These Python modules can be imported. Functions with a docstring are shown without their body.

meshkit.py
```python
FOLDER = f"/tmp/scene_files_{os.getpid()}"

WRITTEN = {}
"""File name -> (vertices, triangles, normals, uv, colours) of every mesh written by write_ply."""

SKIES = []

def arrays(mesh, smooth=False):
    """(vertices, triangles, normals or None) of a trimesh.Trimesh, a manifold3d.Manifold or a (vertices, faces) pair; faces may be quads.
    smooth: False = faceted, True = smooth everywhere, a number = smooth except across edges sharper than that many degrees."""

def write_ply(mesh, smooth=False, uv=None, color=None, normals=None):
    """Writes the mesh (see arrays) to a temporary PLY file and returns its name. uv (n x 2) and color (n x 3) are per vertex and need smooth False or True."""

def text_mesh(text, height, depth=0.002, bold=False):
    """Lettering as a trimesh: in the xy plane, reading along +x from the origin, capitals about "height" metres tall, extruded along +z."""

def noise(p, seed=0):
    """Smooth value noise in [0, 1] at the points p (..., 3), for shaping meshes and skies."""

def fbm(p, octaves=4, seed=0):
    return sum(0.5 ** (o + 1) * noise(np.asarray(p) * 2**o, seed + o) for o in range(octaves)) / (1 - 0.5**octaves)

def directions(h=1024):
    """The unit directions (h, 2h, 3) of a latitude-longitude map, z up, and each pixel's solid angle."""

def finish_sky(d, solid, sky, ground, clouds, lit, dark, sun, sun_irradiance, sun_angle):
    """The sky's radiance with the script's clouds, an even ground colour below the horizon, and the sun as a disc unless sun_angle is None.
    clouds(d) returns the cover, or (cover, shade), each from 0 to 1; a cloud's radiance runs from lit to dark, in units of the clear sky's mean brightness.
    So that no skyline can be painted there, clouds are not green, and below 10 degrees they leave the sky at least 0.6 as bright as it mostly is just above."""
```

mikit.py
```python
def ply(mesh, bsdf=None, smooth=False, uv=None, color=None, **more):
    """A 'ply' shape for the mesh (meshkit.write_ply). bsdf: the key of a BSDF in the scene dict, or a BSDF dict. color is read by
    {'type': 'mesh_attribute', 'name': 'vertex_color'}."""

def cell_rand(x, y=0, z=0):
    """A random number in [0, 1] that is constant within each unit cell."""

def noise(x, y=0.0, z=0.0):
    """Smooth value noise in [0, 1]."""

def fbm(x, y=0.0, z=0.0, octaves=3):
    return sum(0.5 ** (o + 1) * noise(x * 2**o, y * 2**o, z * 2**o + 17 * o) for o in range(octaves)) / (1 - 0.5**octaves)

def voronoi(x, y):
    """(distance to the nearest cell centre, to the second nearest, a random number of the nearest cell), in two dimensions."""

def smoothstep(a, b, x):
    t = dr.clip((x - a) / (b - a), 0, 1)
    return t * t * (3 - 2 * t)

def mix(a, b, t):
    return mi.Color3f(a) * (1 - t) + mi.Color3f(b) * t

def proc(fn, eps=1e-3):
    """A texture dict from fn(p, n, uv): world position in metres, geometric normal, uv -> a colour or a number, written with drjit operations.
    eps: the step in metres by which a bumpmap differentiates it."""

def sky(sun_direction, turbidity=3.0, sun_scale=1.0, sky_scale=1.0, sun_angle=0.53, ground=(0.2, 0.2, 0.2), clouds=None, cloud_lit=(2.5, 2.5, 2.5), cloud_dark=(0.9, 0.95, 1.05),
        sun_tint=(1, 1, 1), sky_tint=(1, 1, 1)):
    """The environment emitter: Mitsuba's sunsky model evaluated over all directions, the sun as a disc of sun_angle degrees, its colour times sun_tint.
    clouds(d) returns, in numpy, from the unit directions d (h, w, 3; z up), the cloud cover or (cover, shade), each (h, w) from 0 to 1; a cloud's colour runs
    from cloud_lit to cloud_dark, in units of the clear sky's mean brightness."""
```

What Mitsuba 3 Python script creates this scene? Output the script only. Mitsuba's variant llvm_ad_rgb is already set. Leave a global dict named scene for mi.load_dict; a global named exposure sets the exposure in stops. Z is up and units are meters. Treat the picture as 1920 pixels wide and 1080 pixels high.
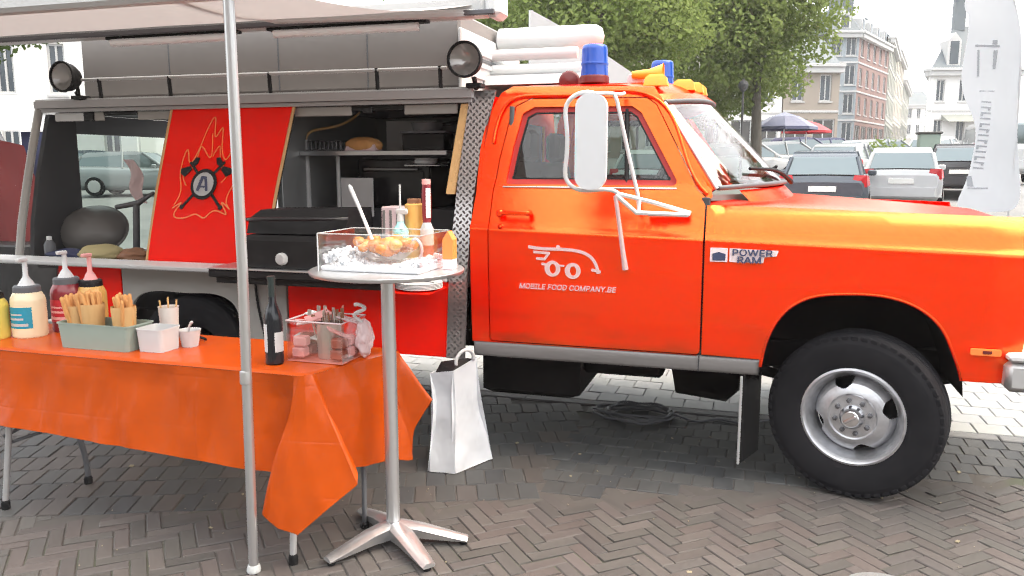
import math, numpy as np, trimesh, mitsuba as mi, drjit as dr
import mikit, meshkit
from mikit import proc, noise, fbm, mix, smoothstep
from scipy.spatial import Delaunay
from scipy.interpolate import CubicSpline
import shapely
from shapely.geometry import Polygon, LineString, Point, box as sbox

T = mi.ScalarTransform4f
scene, labels = {}, {}

# ------------------------------------------------------------------ camera, sky, exposure
# world: x along the truck towards its nose, y away from the viewer, z up; the near front wheel stands at the origin
EYE = np.array([-0.469, -4.094, 1.645])
YAW, PITCH = math.radians(107.0), math.atan(230 / 1500)
look = np.array([math.cos(YAW) * math.cos(PITCH), math.sin(YAW) * math.cos(PITCH), -math.sin(PITCH)])
scene['camera'] = {'type': 'perspective', 'fov': math.degrees(2 * math.atan(960 / 1500)), 'fov_axis': 'x', 'near_clip': 0.05, 'far_clip': 3000.0,
                   'to_world': T().look_at(origin=EYE.tolist(), target=(EYE + look).tolist(), up=[0, 0, 1])}
scene['sky'] = mikit.sky((0.52, 0.10, 0.84), turbidity=4, sun_scale=0.36, sun_angle=55, ground=(0.2, 0.2, 0.2), clouds=lambda d: (np.ones(d.shape[:2]), 1 - np.clip(d[..., 2], 0, 1) ** 0.7),
                         cloud_lit=(3.0, 3.05, 3.1), cloud_dark=(1.15, 1.17, 1.2))   # an overcast sky: brightest overhead
exposure = 3.5

# ------------------------------------------------------------------ materials
def rgb(c): return {'type': 'rgb', 'value': [float(x) for x in c]}
def pr(c, rough=0.5, metallic=0.0, spec=0.5, **kw):
    d = {'type': 'principled', 'base_color': c if isinstance(c, dict) else rgb(c), 'roughness': rough, 'metallic': metallic, 'specular': spec, **kw}
    return {'type': 'twosided', 'bsdf': d}
def mat(name, d): scene['m_' + name] = d; return 'm_' + name
def M(name, c, rough=0.5, metallic=0.0, spec=0.5, **kw): return mat(name, pr(c, rough, metallic, spec, **kw))

def paint_mottle(p, n, uv):
    c = mix((0.99, 0.006, 0.001), (0.95, 0.004, 0.001), fbm(p.x * 5, p.y * 5, p.z * 7))
    dust = smoothstep(0.98, 0.66, p.z) * smoothstep(0.42, 0.75, fbm(p.x * 3 + 4, p.y * 3, p.z * 9, 4))
    return mix(c, (0.40, 0.06, 0.035), 0.45 * dust)
mat('paint', {'type': 'twosided', 'bsdf': {'type': 'blendbsdf', 'weight': 0.25,
    'a': {'type': 'roughplastic', 'diffuse_reflectance': proc(paint_mottle), 'alpha': 0.07, 'int_ior': 1.38, 'nonlinear': True},
    'b': {'type': 'roughconductor', 'material': 'none', 'alpha': 0.085, 'specular_reflectance': rgb((1.0, 0.38, 0.03))}}})
M('red_panel', proc(lambda p, n, uv: mix((0.97, 0.012, 0.002), (0.88, 0.009, 0.002), fbm(p.x * 4, p.y * 4, p.z * 6))), 0.45, spec=0.12)
M('white', (0.58, 0.59, 0.59), 0.4); M('white_soft', (0.50, 0.50, 0.50), 0.7); M('white_gloss', (0.58, 0.60, 0.62), 0.25)
M('cream', (0.32, 0.31, 0.29), 0.5); M('grey_panel', (0.19, 0.175, 0.168), 0.5); M('grey_light', (0.45, 0.46, 0.46), 0.45)
M('gutter', (0.34, 0.33, 0.33), 0.4); M('black', (0.008, 0.008, 0.009), 0.5, spec=0.3); M('black_gloss', (0.012, 0.012, 0.014), 0.15)
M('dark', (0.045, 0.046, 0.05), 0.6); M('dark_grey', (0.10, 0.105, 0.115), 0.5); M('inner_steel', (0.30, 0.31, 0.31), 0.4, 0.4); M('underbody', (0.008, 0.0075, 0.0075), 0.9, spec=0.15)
M('inner_red', (0.35, 0.012, 0.008), 0.5); M('seat', (0.05, 0.035, 0.03), 0.8); M('maroon', (0.10, 0.012, 0.012), 0.85)
M('rubber', proc(lambda p, n, uv: mix((0.006, 0.006, 0.008), (0.012, 0.0115, 0.014), fbm(p.x * 14, p.y * 14, p.z * 14))), 0.8, spec=0.25)
M('alu', (0.62, 0.63, 0.64), 0.32, 0.85); M('alu_dull', (0.5, 0.5, 0.5), 0.5, 0.6); M('chrome', (0.75, 0.76, 0.78), 0.12, 1.0)
M('wheel_paint', proc(lambda p, n, uv: mix((0.62, 0.63, 0.66), (0.36, 0.365, 0.38), fbm(p.x * 25, p.y * 25, p.z * 25))), 0.34, 0.75)
M('sill', proc(lambda p, n, uv: mix((0.24, 0.23, 0.23), (0.15, 0.145, 0.14), fbm(p.x * 3, p.y, p.z * 25))), 0.5, 0.4)
M('steel', (0.55, 0.55, 0.56), 0.3, 0.9); M('steel_dark', (0.12, 0.12, 0.13), 0.4, 0.6)
M('tan', (0.55, 0.33, 0.14), 0.5); M('amber', (0.85, 0.36, 0.03), 0.25); M('amber_dull', (0.85, 0.22, 0.05), 0.3)
M('blue', (0.01, 0.07, 0.42), 0.12, clearcoat=1.0); M('dark_red', (0.12, 0.012, 0.012), 0.4)
M('decal', (0.70, 0.48, 0.47), 0.45); M('decal_red', (0.85, 0.12, 0.06), 0.45); M('badge_dark', (0.05, 0.06, 0.12), 0.4); M('badge', (0.75, 0.62, 0.63), 0.3)
M('griddle_grey', (0.13, 0.125, 0.12), 0.4); M('lamp_white', (0.88, 0.89, 0.90), 0.5); M('lamp_glass', (0.30, 0.29, 0.28), 0.15, 0.7)
mat('glass', {'type': 'thindielectric', 'int_ior': 1.5})
mat('tinted_glass', {'type': 'thindielectric', 'int_ior': 1.55, 'specular_transmittance': rgb((0.42, 0.50, 0.47)), 'specular_reflectance': rgb((0.7, 0.7, 0.7))})
mat('acrylic', {'type': 'thindielectric', 'int_ior': 1.5})
mat('awning_cloth', {'type': 'twosided', 'bsdf': {'type': 'principledthin', 'base_color': rgb((0.45, 0.42, 0.41)), 'roughness': 0.8, 'diff_trans': 0.5, 'spec_trans': 0.0}})
scene['m_awning_cloth'] = scene['m_awning_cloth']['bsdf']
def cloth_tone(p, n, uv):
    return mix((0.45, 0.064, 0.003), (0.39, 0.052, 0.002), fbm(p.x * 6, p.y * 6, p.z * 6)) 
mat('orange_cloth', {'type': 'bumpmap', 'arbitrary': proc(lambda p, n, uv: fbm(p.x * 11, p.y * 11, p.z * 6) + 0.16 * dr.maximum(0, 1 - dr.abs(p.x * 2.4 - dr.floor(p.x * 2.4) - 0.5) * 60) + 0.10 * dr.maximum(0, 1 - dr.abs(p.z * 4.6 - dr.floor(p.z * 4.6) - 0.5) * 45), eps=2e-3), 'scale': 0.010,
    'bsdf': pr(proc(cloth_tone), 0.28, spec=0.3)})
mat('bag', {'type': 'bumpmap', 'arbitrary': proc(lambda p, n, uv: fbm(p.x * 16, p.y * 16, p.z * 12), eps=2e-3), 'scale': 0.009,
    'bsdf': pr(proc(lambda p, n, uv: mix((0.58, 0.60, 0.63), (0.53, 0.545, 0.57), smoothstep(0.45, 0.75, fbm(p.x * 9, p.y * 9, p.z * 9)))), 0.5)})
def tread(p, n, uv):
    a, b = p.x + p.y * 0.3, p.z
    u, v = (a + b) * 27.0, (b - a) * 27.0
    cu, cv = dr.floor(u), dr.floor(v)
    fu, fv = u - cu - 0.5, v - cv - 0.5
    odd = (cu + cv) - 2 * dr.floor((cu + cv) * 0.5)
    x = dr.select(odd > 0.5, fu, fv); y = dr.select(odd > 0.5, fv, fu)
    return dr.maximum(0, 1 - dr.sqrt(x * x * 5.5 + y * y * 28))
mat('treadplate', {'type': 'bumpmap', 'arbitrary': proc(tread, eps=1.5e-3), 'scale': 0.035, 'bsdf': pr((0.50, 0.48, 0.48), 0.22, 0.85)})
mat('brick', {'type': 'bumpmap', 'arbitrary': proc(lambda p, n, uv: fbm(p.x * 70, p.y * 70, p.z * 70), eps=1e-3), 'scale': 0.003,
    'bsdf': pr({'type': 'mesh_attribute', 'name': 'vertex_color'}, 0.62, spec=0.35)})
M('joint', proc(lambda p, n, uv: mix((0.068, 0.062, 0.057), (0.060, 0.064, 0.046), smoothstep(0.5, 0.72, fbm(p.x * 3.1, p.y * 3.1, 2)))), 0.95)
M('concrete', proc(lambda p, n, uv: mix((0.28, 0.28, 0.275), (0.20, 0.20, 0.20), fbm(p.x * 1.3, p.y * 1.3, 0, 4))), 0.85)
M('asphalt', proc(lambda p, n, uv: mix((0.18, 0.18, 0.18), (0.13, 0.13, 0.133), fbm(p.x * 0.9, p.y * 0.9, 3, 4))), 0.85)
M('kerb', (0.15, 0.15, 0.15), 0.8)

# ------------------------------------------------------------------ helpers
used = {}
OFF = np.zeros(3)      # where the builders below set down what they build
def at_place(x, y, z): OFF[:] = (x, y, z)
def numbered(k):
    n = used.get(k, -1) + 1
    used[k] = n
    return k if n == 0 else f'{k}_{n:03d}'
def put(name, mesh, m, parent=None, smooth=False, **kw):
    """one mesh = one entry"""
    key = numbered((parent + '__' if parent else '') + name)
    vn = getattr(mesh, 'vn', None)
    if OFF.any(): mesh = tri(np.asarray(mesh.vertices) + OFF, mesh.faces)
    if vn is not None:
        scene[key] = {'type': 'ply', 'filename': meshkit.write_ply(mesh, normals=vn), 'face_normals': False, 'bsdf': {'type': 'ref', 'id': m if m.startswith('m_') else 'm_' + m}}
        return key
    scene[key] = mikit.ply(mesh, m if m.startswith('m_') else 'm_' + m, smooth=smooth, **kw)
    return key
def thing(name, label, cat, group=None):
    key = numbered(name)
    labels[key] = {'label': label, 'category': cat}
    if group: labels[key]['group'] = group
    return key
def solo(name, mesh, m, label, cat, group=None, smooth=False):
    k = put(name, mesh, m, None, smooth)
    labels[k] = {'label': label, 'category': cat}
    if group: labels[k]['group'] = group
    return k
def lab(key, text): labels[key] = {'label': text}
def struct(name, mesh, m, smooth=False, **kw):
    k = put(name, mesh, m, None, smooth, **kw); labels[k] = {'kind': 'structure'}
    return k
def stuff(key, text=None, cat=None):
    d = labels.setdefault(key, {}); d['kind'] = 'stuff'
    if text: d['label'] = text
    if cat: d['category'] = cat
cat = trimesh.util.concatenate
def tri(v, f): return trimesh.Trimesh(np.asarray(v, float), np.asarray(f, int), process=False)
def box(x0, x1, y0, y1, z0, z1, b=0.004):
    b = min(b, 0.3 * min(x1 - x0, y1 - y0, z1 - z0))
    lo, hi = np.array([x0, y0, z0]), np.array([x1, y1, z1])
    pts = []
    for s in np.ndindex(2, 2, 2):
        c = np.where(np.array(s) > 0, hi, lo); d = np.where(np.array(s) > 0, -1, 1) * b
        for k in range(3):
            q = c + d; q[k] = c[k]; pts.append(q)
    return trimesh.convex.convex_hull(np.array(pts))
def obox(center, size, rz=0.0, b=0.004, rx=0.0, ry=0.0):
    sx, sy, sz = np.array(size) / 2
    m = box(-sx, sx, -sy, sy, -sz, sz, b)
    R = trimesh.transformations.euler_matrix(rx, ry, rz, 'sxyz'); R[:3, 3] = center
    m.apply_transform(R); return m
def hull(pts): return trimesh.convex.convex_hull(np.array(pts, float))
def spline(pts, n=24):
    pts = np.array(pts, float)
    t = np.r_[0, np.cumsum(np.linalg.norm(np.diff(pts, axis=0), axis=1))]
    return CubicSpline(t, pts)(np.linspace(0, t[-1], n))
def tube(pts, r, n=10, caps=True):
    p = np.asarray(pts, float); k = len(p); r = np.broadcast_to(r, (k,)).astype(float)
    t = np.gradient(p, axis=0); t /= np.linalg.norm(t, axis=1, keepdims=True) + 1e-12
    a = np.cross(t[0], [0, 0, 1.0] if abs(t[0][2]) < 0.9 else [1.0, 0, 0]); a /= np.linalg.norm(a)
    v = []
    ang = np.arange(n) * 2 * np.pi / n
    for i in range(k):
        a = a - t[i] * (a @ t[i]); a /= np.linalg.norm(a); b = np.cross(t[i], a)
        v.append(p[i] + r[i] * (np.cos(ang)[:, None] * a + np.sin(ang)[:, None] * b))
    v = np.vstack(v); f = []
    for i in range(k - 1):
        for j in range(n):
            q = (i * n + j, i * n + (j + 1) % n, (i + 1) * n + (j + 1) % n, (i + 1) * n + j)
            f += [(q[0], q[1], q[2]), (q[0], q[2], q[3])]
    if caps:
        c0, c1 = len(v), len(v) + 1; v = np.vstack([v, p[:1], p[-1:]])
        for j in range(n):
            f += [(c0, (j + 1) % n, j), (c1, (k - 1) * n + j, (k - 1) * n + (j + 1) % n)]
    return tri(v, f)
def lathe(prof, at=(0, 0, 0), axis='z', n=28):
    """prof: (radius, height) pairs"""
    prof = np.array(prof, float); k = len(prof); ang = np.arange(n) * 2 * np.pi / n
    v = np.stack([prof[:, :1] * np.cos(ang), prof[:, :1] * np.sin(ang), np.repeat(prof[:, 1:], n, 1)], -1).reshape(-1, 3)
    f = []
    for i in range(k - 1):
        for j in range(n):
            q = (i * n + j, i * n + (j + 1) % n, (i + 1) * n + (j + 1) % n, (i + 1) * n + j)
            f += [(q[0], q[1], q[2]), (q[0], q[2], q[3])]
    if axis == 'y': v = np.stack([v[:, 0], v[:, 2], -v[:, 1]], 1)
    if axis == 'x': v = np.stack([v[:, 2], v[:, 0], v[:, 1]], 1)
    return tri(v + np.array(at, float), f)
def grid(fn, us, vs, thick=None):
    U, V = np.meshgrid(us, vs, indexing='ij'); p = np.asarray(fn(U, V)); p = np.stack(p, -1).reshape(-1, 3)
    m, n = len(us), len(vs); i, j = np.meshgrid(np.arange(m - 1), np.arange(n - 1), indexing='ij')
    a = (i * n + j).ravel(); f = np.vstack([np.stack([a, a + n, a + n + 1], 1), np.stack([a, a + n + 1, a + 1], 1)])
    return tri(p, f)
def extr(poly, h, at=(0, 0, 0), plane='xz'):
    """polygon extruded by h; plane xz: polygon in x,z and thickness along +y"""
    gs = getattr(poly, 'geoms', [poly]); ms = []
    for g in gs:
        m = trimesh.creation.extrude_polygon(g, h, engine='earcut'); v = m.vertices.copy()
        if plane == 'xz': v = v[:, [0, 2, 1]]
        elif plane == 'yz': v = v[:, [2, 0, 1]]
        ms.append(tri(v + np.array(at, float), m.faces))
    return cat(ms)
def rpoly(pts, r=0.0):
    p = Polygon(pts)
    return p.buffer(-r).buffer(2 * r).buffer(-r) if r else p
def rrect(x0, x1, z0, z1, r): return sbox(x0 + r, z0 + r, x1 - r, z1 - r).buffer(r, 6)
def panel(poly, yf, th=0.02, res=0.05, edge=0.006, rows=()):
    """sheet-metal panel: a polygon in (x, z), bent to y = yf(x, z), with rolled edges"""
    pts, on = [], []
    def ring(g, kind, step):
        for gg in getattr(g, 'geoms', [g]):
            if gg.is_empty: continue
            for r in [gg.exterior, *gg.interiors]:
                n = max(8, int(r.length / step))
                for s in np.arange(n) / n * r.length:
                    q = r.interpolate(s); pts.append((q.x, q.y)); on.append(kind)
                for q in np.array(r.coords)[:-1]: pts.append(tuple(q)); on.append(kind)
    ring(poly, 0, min(res, 0.025)); ring(poly.buffer(-edge * 0.4), 1, min(res, 0.025)); ring(poly.buffer(-edge * 1.3), 2, min(res, 0.025))
    x0, z0, x1, z1 = poly.bounds
    inner = poly.buffer(-edge * 1.3 - res * 0.25)
    gx = np.arange(x0, x1, res); gz = np.unique(np.r_[np.arange(z0, z1, res)])
    X, Z = np.meshgrid(gx, gz); G = np.stack([X.ravel(), Z.ravel()], 1)
    for fn in rows:
        xs = np.arange(x0, x1, 0.009); G = np.vstack([G, np.stack([xs, fn(xs)], 1)])
    G = G[shapely.contains_xy(inner, G[:, 0], G[:, 1])]
    P = np.array(pts); K = np.r_[np.array(on), np.full(len(G), 3)]; P = np.vstack([P, G])
    P, idx = np.unique(np.round(P, 5), axis=0, return_index=True); K = K[idx]
    t = Delaunay(P).simplices; c = P[t].mean(1)
    t = t[shapely.contains_xy(poly, c[:, 0], c[:, 1])]
    a = P[t]; area = np.cross(a[:, 1] - a[:, 0], a[:, 2] - a[:, 0]); t = t[np.abs(area) > 1e-9]; area = area[np.abs(area) > 1e-9]
    t[area < 0] = t[area < 0][:, ::-1]
    y = yf(P[:, 0], P[:, 1]); y = y + np.where(K == 0, edge, np.where(K == 1, edge * 0.3, 0.0))
    v = np.stack([P[:, 0], y, P[:, 1]], 1)
    e = np.sort(t[:, [0, 1, 1, 2, 2, 0]].reshape(-1, 2), 1); ue, cnt = np.unique(e, axis=0, return_counts=True); be = ue[cnt == 1]
    nv = len(v); back = v.copy(); back[:, 1] += th
    h = 0.003; gx_, gz_ = (yf(P[:, 0] + h, P[:, 1]) - yf(P[:, 0] - h, P[:, 1])) / (2 * h), (yf(P[:, 0], P[:, 1] + h) - yf(P[:, 0], P[:, 1] - h)) / (2 * h)
    nn = np.stack([gx_, -np.ones(nv), gz_], 1)
    nn /= np.linalg.norm(nn, axis=1, keepdims=True)
    f2 = np.vstack([np.stack([be[:, 0], be[:, 1], be[:, 1] + nv], 1), np.stack([be[:, 0], be[:, 1] + nv, be[:, 0] + nv], 1)])
    rim = tri(np.vstack([v, back]), f2); rn = rim.vertex_normals
    out = tri(np.vstack([v, v, back]), np.vstack([t, f2 + nv])); out.vn = np.vstack([nn, rn]); return out
def mirror_y(m, yc=1.0):
    v = m.vertices.copy(); v[:, 1] = 2 * yc - v[:, 1]; o = tri(v, m.faces[:, ::-1])
    if hasattr(m, 'vn'): o.vn = m.vn * [1, -1, 1]
    return o
def rnd(seed): return np.random.default_rng(seed)
def sheet_thick(m, t):
    """closed thin sheet from an open one, offset along vertex normals"""
    n = m.vertex_normals; nv = len(m.vertices)
    e = np.sort(m.faces[:, [0, 1, 1, 2, 2, 0]].reshape(-1, 2), 1); ue, c = np.unique(e, axis=0, return_counts=True); be = ue[c == 1]
    return tri(np.vstack([m.vertices, m.vertices - n * t]), np.vstack([m.faces, m.faces[:, ::-1] + nv,
        np.stack([be[:, 0], be[:, 1], be[:, 1] + nv], 1), np.stack([be[:, 0], be[:, 1] + nv, be[:, 0] + nv], 1)]))
def stroke(pts, w): return LineString(pts).buffer(w / 2, cap_style=2, join_style=1)
def text(s, h, depth=0.002, bold=False):
    m = meshkit.text_mesh(s, h, depth, bold); v = m.vertices
    return tri(np.stack([v[:, 0], -v[:, 2], v[:, 1]], 1), m.faces)   # reads along +x, faces -y
def moved(m, d): return tri(m.vertices + np.array(d, float), m.faces)
exec_later = []

# ------------------------------------------------------------------ ground
def gz(x, y): return 0.042 * np.maximum(0, y - 3.0) * np.clip((y - 3.0) / 2.0, 0, 1)
xs = np.r_[-400, -150, np.linspace(-60, 60, 41), 150, 400]
ys = np.r_[1.30, 2, 3, 3.3, 3.7, 4.2, 5, 6, 8, np.linspace(12, 160, 20), 250, 600]
struct('ground', grid(lambda x, y: (x, y, np.minimum(gz(x, y), 7.0) - 0.012), xs, ys), 'concrete', True)
struct('street', grid(lambda x, y: (x, y, np.minimum(gz(x, y), 7.0) - 0.004), np.linspace(-60, 60, 31), np.r_[4.6, 5, 6, 8, np.linspace(12, 160, 20)]), 'asphalt', True)
pav = struct('pavement', grid(lambda x, y: (x, y, 0 * x - 0.0062), np.r_[-60, -20, -6, 0, 6, 20, 60], np.r_[-60, -20, -6, -3, 0, 1.2]), 'joint')
struct('kerb', cat([box(x + 0.004, x + 0.996, 1.2, 1.298, -0.05, 0.006, 0.006) for x in np.arange(-12, 12)]), 'kerb')

def brick_mesh(l, w, col, seed, skew=0.0):
    r = rnd(seed); g = 0.0026; c = 0.0035
    L, W = l / 2 - g, w / 2 - g
    top = np.array([(-L + c, -W + c), (L - c, -W + c), (L - c, W - c), (-L + c, W - c)]) + r.normal(0, 0.0012, (4, 2))
    mid = np.array([(-L, -W), (L, -W), (L, W), (-L, W)]) + r.normal(0, 0.001, (4, 2))
    tilt = r.normal(0, 0.0012, 4)
    v = np.vstack([np.c_[top, tilt], np.c_[mid, tilt - 0.005], np.c_[mid, np.full(4, -0.02)]])
    f = [(0, 1, 2), (0, 2, 3)]
    for o in (0, 4):
        for k in range(4):
            a, b = o + k, o + (k + 1) % 4; f += [(a, a + 4, b + 4), (a, b + 4, b)]
    colr = np.clip(np.array(col) * 0.50 * (1 + r.normal(0, 0.05, (12, 1))), 0.01, 1)
    return np.array(v), np.array(f), colr
CLAY = [(0.150, 0.133, 0.124), (0.144, 0.130, 0.125), (0.158, 0.141, 0.132), (0.152, 0.128, 0.120), (0.139, 0.130, 0.122), (0.162, 0.140, 0.133), (0.132, 0.122, 0.116), (0.147, 0.138, 0.128)]
GREY = [(0.120, 0.123, 0.125), (0.100, 0.103, 0.108), (0.134, 0.134, 0.132), (0.112, 0.112, 0.111)]
PALE = [(0.60, 0.61, 0.60), (0.54, 0.55, 0.55), (0.64, 0.64, 0.63), (0.57, 0.58, 0.56)]
def lay(spots, size, cols, parent, part, nparts, seed):
    """spots: (x, y, angle, z); the nparts nearest the viewer become parts, the rest one mesh"""
    r = rnd(seed); variants = [brick_mesh(size[0], size[1], c, seed + i) for i, c in enumerate(cols)]
    plies = [mikit.ply((v, f), 'm_brick', color=c) for v, f, c in variants]
    d = np.array([math.hypot(s[0] - EYE[0], s[1] - EYE[1]) for s in spots]); order = np.argsort(d)
    vs, fs, cs, at = [], [], [], 0
    for q, i in enumerate(order):
        x, y, a, z = spots[i]; k = r.integers(len(cols)); z += r.normal(0, 0.0012); a += r.normal(0, 0.008)
        if q < nparts:
            scene[numbered(parent + '__' + part)] = {**plies[k], 'to_world': T().translate([x, y, z]).rotate([0, 0, 1], math.degrees(a))}
        else:
            v, f, c = variants[k]; ca, sa = math.cos(a), math.sin(a)
            vs.append(np.c_[v[:, 0] * ca - v[:, 1] * sa + x, v[:, 0] * sa + v[:, 1] * ca + y, v[:, 2] + z]); fs.append(f + at); cs.append(c * (1 + r.normal(0, 0.05))); at += len(v)
    if vs:
        key = numbered(parent + '__' + part + '_field')
        scene[key] = mikit.ply((np.vstack(vs), np.vstack(fs)), 'm_brick', color=np.clip(np.vstack(cs), 0, 1)); labels[key] = {'kind': 'stuff'}
bound = lambda x: -1.38 + (x + 3.83) * 0.4025          # where the herringbone ends
VIEW = Polygon([(-5.2, -3.4), (2.6, -3.0), (4.6, 3.4), (-9, 3.4), (-8.0, -1.2)])
herr, left, right, pale = [], [], [], []
S = 0.2 / 3
ha = math.pi / 4 - 0.05
for i in range(-130, 130):
    for j in range(-130, 130):
        k = (i - j) % 6          # 0: a brick lies over (i..i+2, j); 5: one stands over (i, j..j+2)
        if k not in (0, 5): continue
        cx, cy, a = ((i + 1.5) * S, (j + 0.5) * S, 0.0) if k == 0 else ((i + 0.5) * S, (j + 1.5) * S, math.pi / 2)
        x, y = cx * math.cos(ha) - cy * math.sin(ha) - 1.0, cx * math.sin(ha) + cy * math.cos(ha) - 0.6
        if shapely.contains_xy(VIEW, x, y) and y < bound(x) + 0.10: herr.append((x, y, a + ha, 0.0 if y < bound(x) - 0.09 else -0.006))
th = math.atan(0.4025)
for r_ in range(0, 26):
    for c_ in range(-80, 60):
        u, v = (c_ + 0.5 * (r_ % 2)) * 0.105, 0.1 + r_ * 0.2
        x, y = -3.83 + u * math.cos(th) - v * math.sin(th), -1.38 + u * math.sin(th) + v * math.cos(th)
        if x < -1.5 and y < 1.15 and shapely.contains_xy(VIEW, x, y): left.append((x, y, th + math.pi / 2, 0.0))
for r_ in range(0, 12):
    for c_ in range(-20, 45):
        x, y = (c_ + 0.5 * (r_ % 2)) * 0.105, 1.19 - 0.08 - r_ * 0.152
        if x > -1.5 and y > bound(x) + 0.06 and shapely.contains_xy(VIEW, x, y): right.append((x, y, 0.0, 0.0))
for r_ in range(0, 12):
    for c_ in range(-30, 30):
        x, y = (c_ + 0.5 * (r_ % 2)) * 0.2, 1.31 + 0.1 + r_ * 0.2
        if -6.0 < x < 4.6 and y < 3.3 and shapely.contains_xy(VIEW, x, y): pale.append((x, y, 0.0, 0.006))
lay(herr, (0.2, 0.2 / 3), CLAY, pav, 'brick', 290, 11)
lay(left, (0.2, 0.105), GREY + CLAY[:2], pav, 'sett', 90, 31)
lay(right, (0.105, 0.152), GREY, pav, 'small_sett', 90, 51)
lay(pale, (0.2, 0.2), PALE, 'ground', 'paver', 60, 71)

# ------------------------------------------------------------------ the truck
at_place(0, 0, 0.065)
truck = thing('food_truck', 'orange red fire truck turned food stall with long bonnet and open serving hatches', 'food truck')
def zc(x): return 1.215 - 0.027 * (np.asarray(x) + 0.70)
TB = [-0.70, -0.45, -0.2, -0.03, -0.004, 0.014, 0.03, 0.12, 0.215, 0.235, 0.26, 0.70, 0.74, 0.77, 0.79, 0.82]
YB = [0.030, 0.012, 0.0, -0.004, -0.006, 0.010, 0.019, 0.055, 0.095, 0.104, 0.120, 0.232, 0.250, 0.282, 0.338, 0.45]
TF = [-0.70, -0.45, -0.2, -0.03, -0.004, 0.014, 0.03, 0.08, 0.12, 0.15, 0.17]
YF = [0.030, 0.012, 0.0, -0.004, -0.006, 0.010, 0.019, 0.042, 0.068, 0.095, 0.128]
def yb(x, z):
    x, z = np.asarray(x, float), np.asarray(z, float); t = z - zc(x)
    body = np.interp(t, TB, YB); fen = np.interp(t, TF, YF)
    w = np.clip((x + 0.70) / 0.06, 0, 1); y = body * (1 - w) + fen * w
    return y + np.where(x > 0.55, (np.maximum(x - 0.55, 0) / 0.2) ** 2 * 0.05, 0)
crease = [lambda x: zc(x) - 0.004, lambda x: zc(x) + 0.005, lambda x: zc(x) + 0.014, lambda x: zc(x) - 0.016, lambda x: zc(x) + 0.030]
belt = [lambda x: zc(x) + 0.235, lambda x: zc(x) + 0.26]
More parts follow.
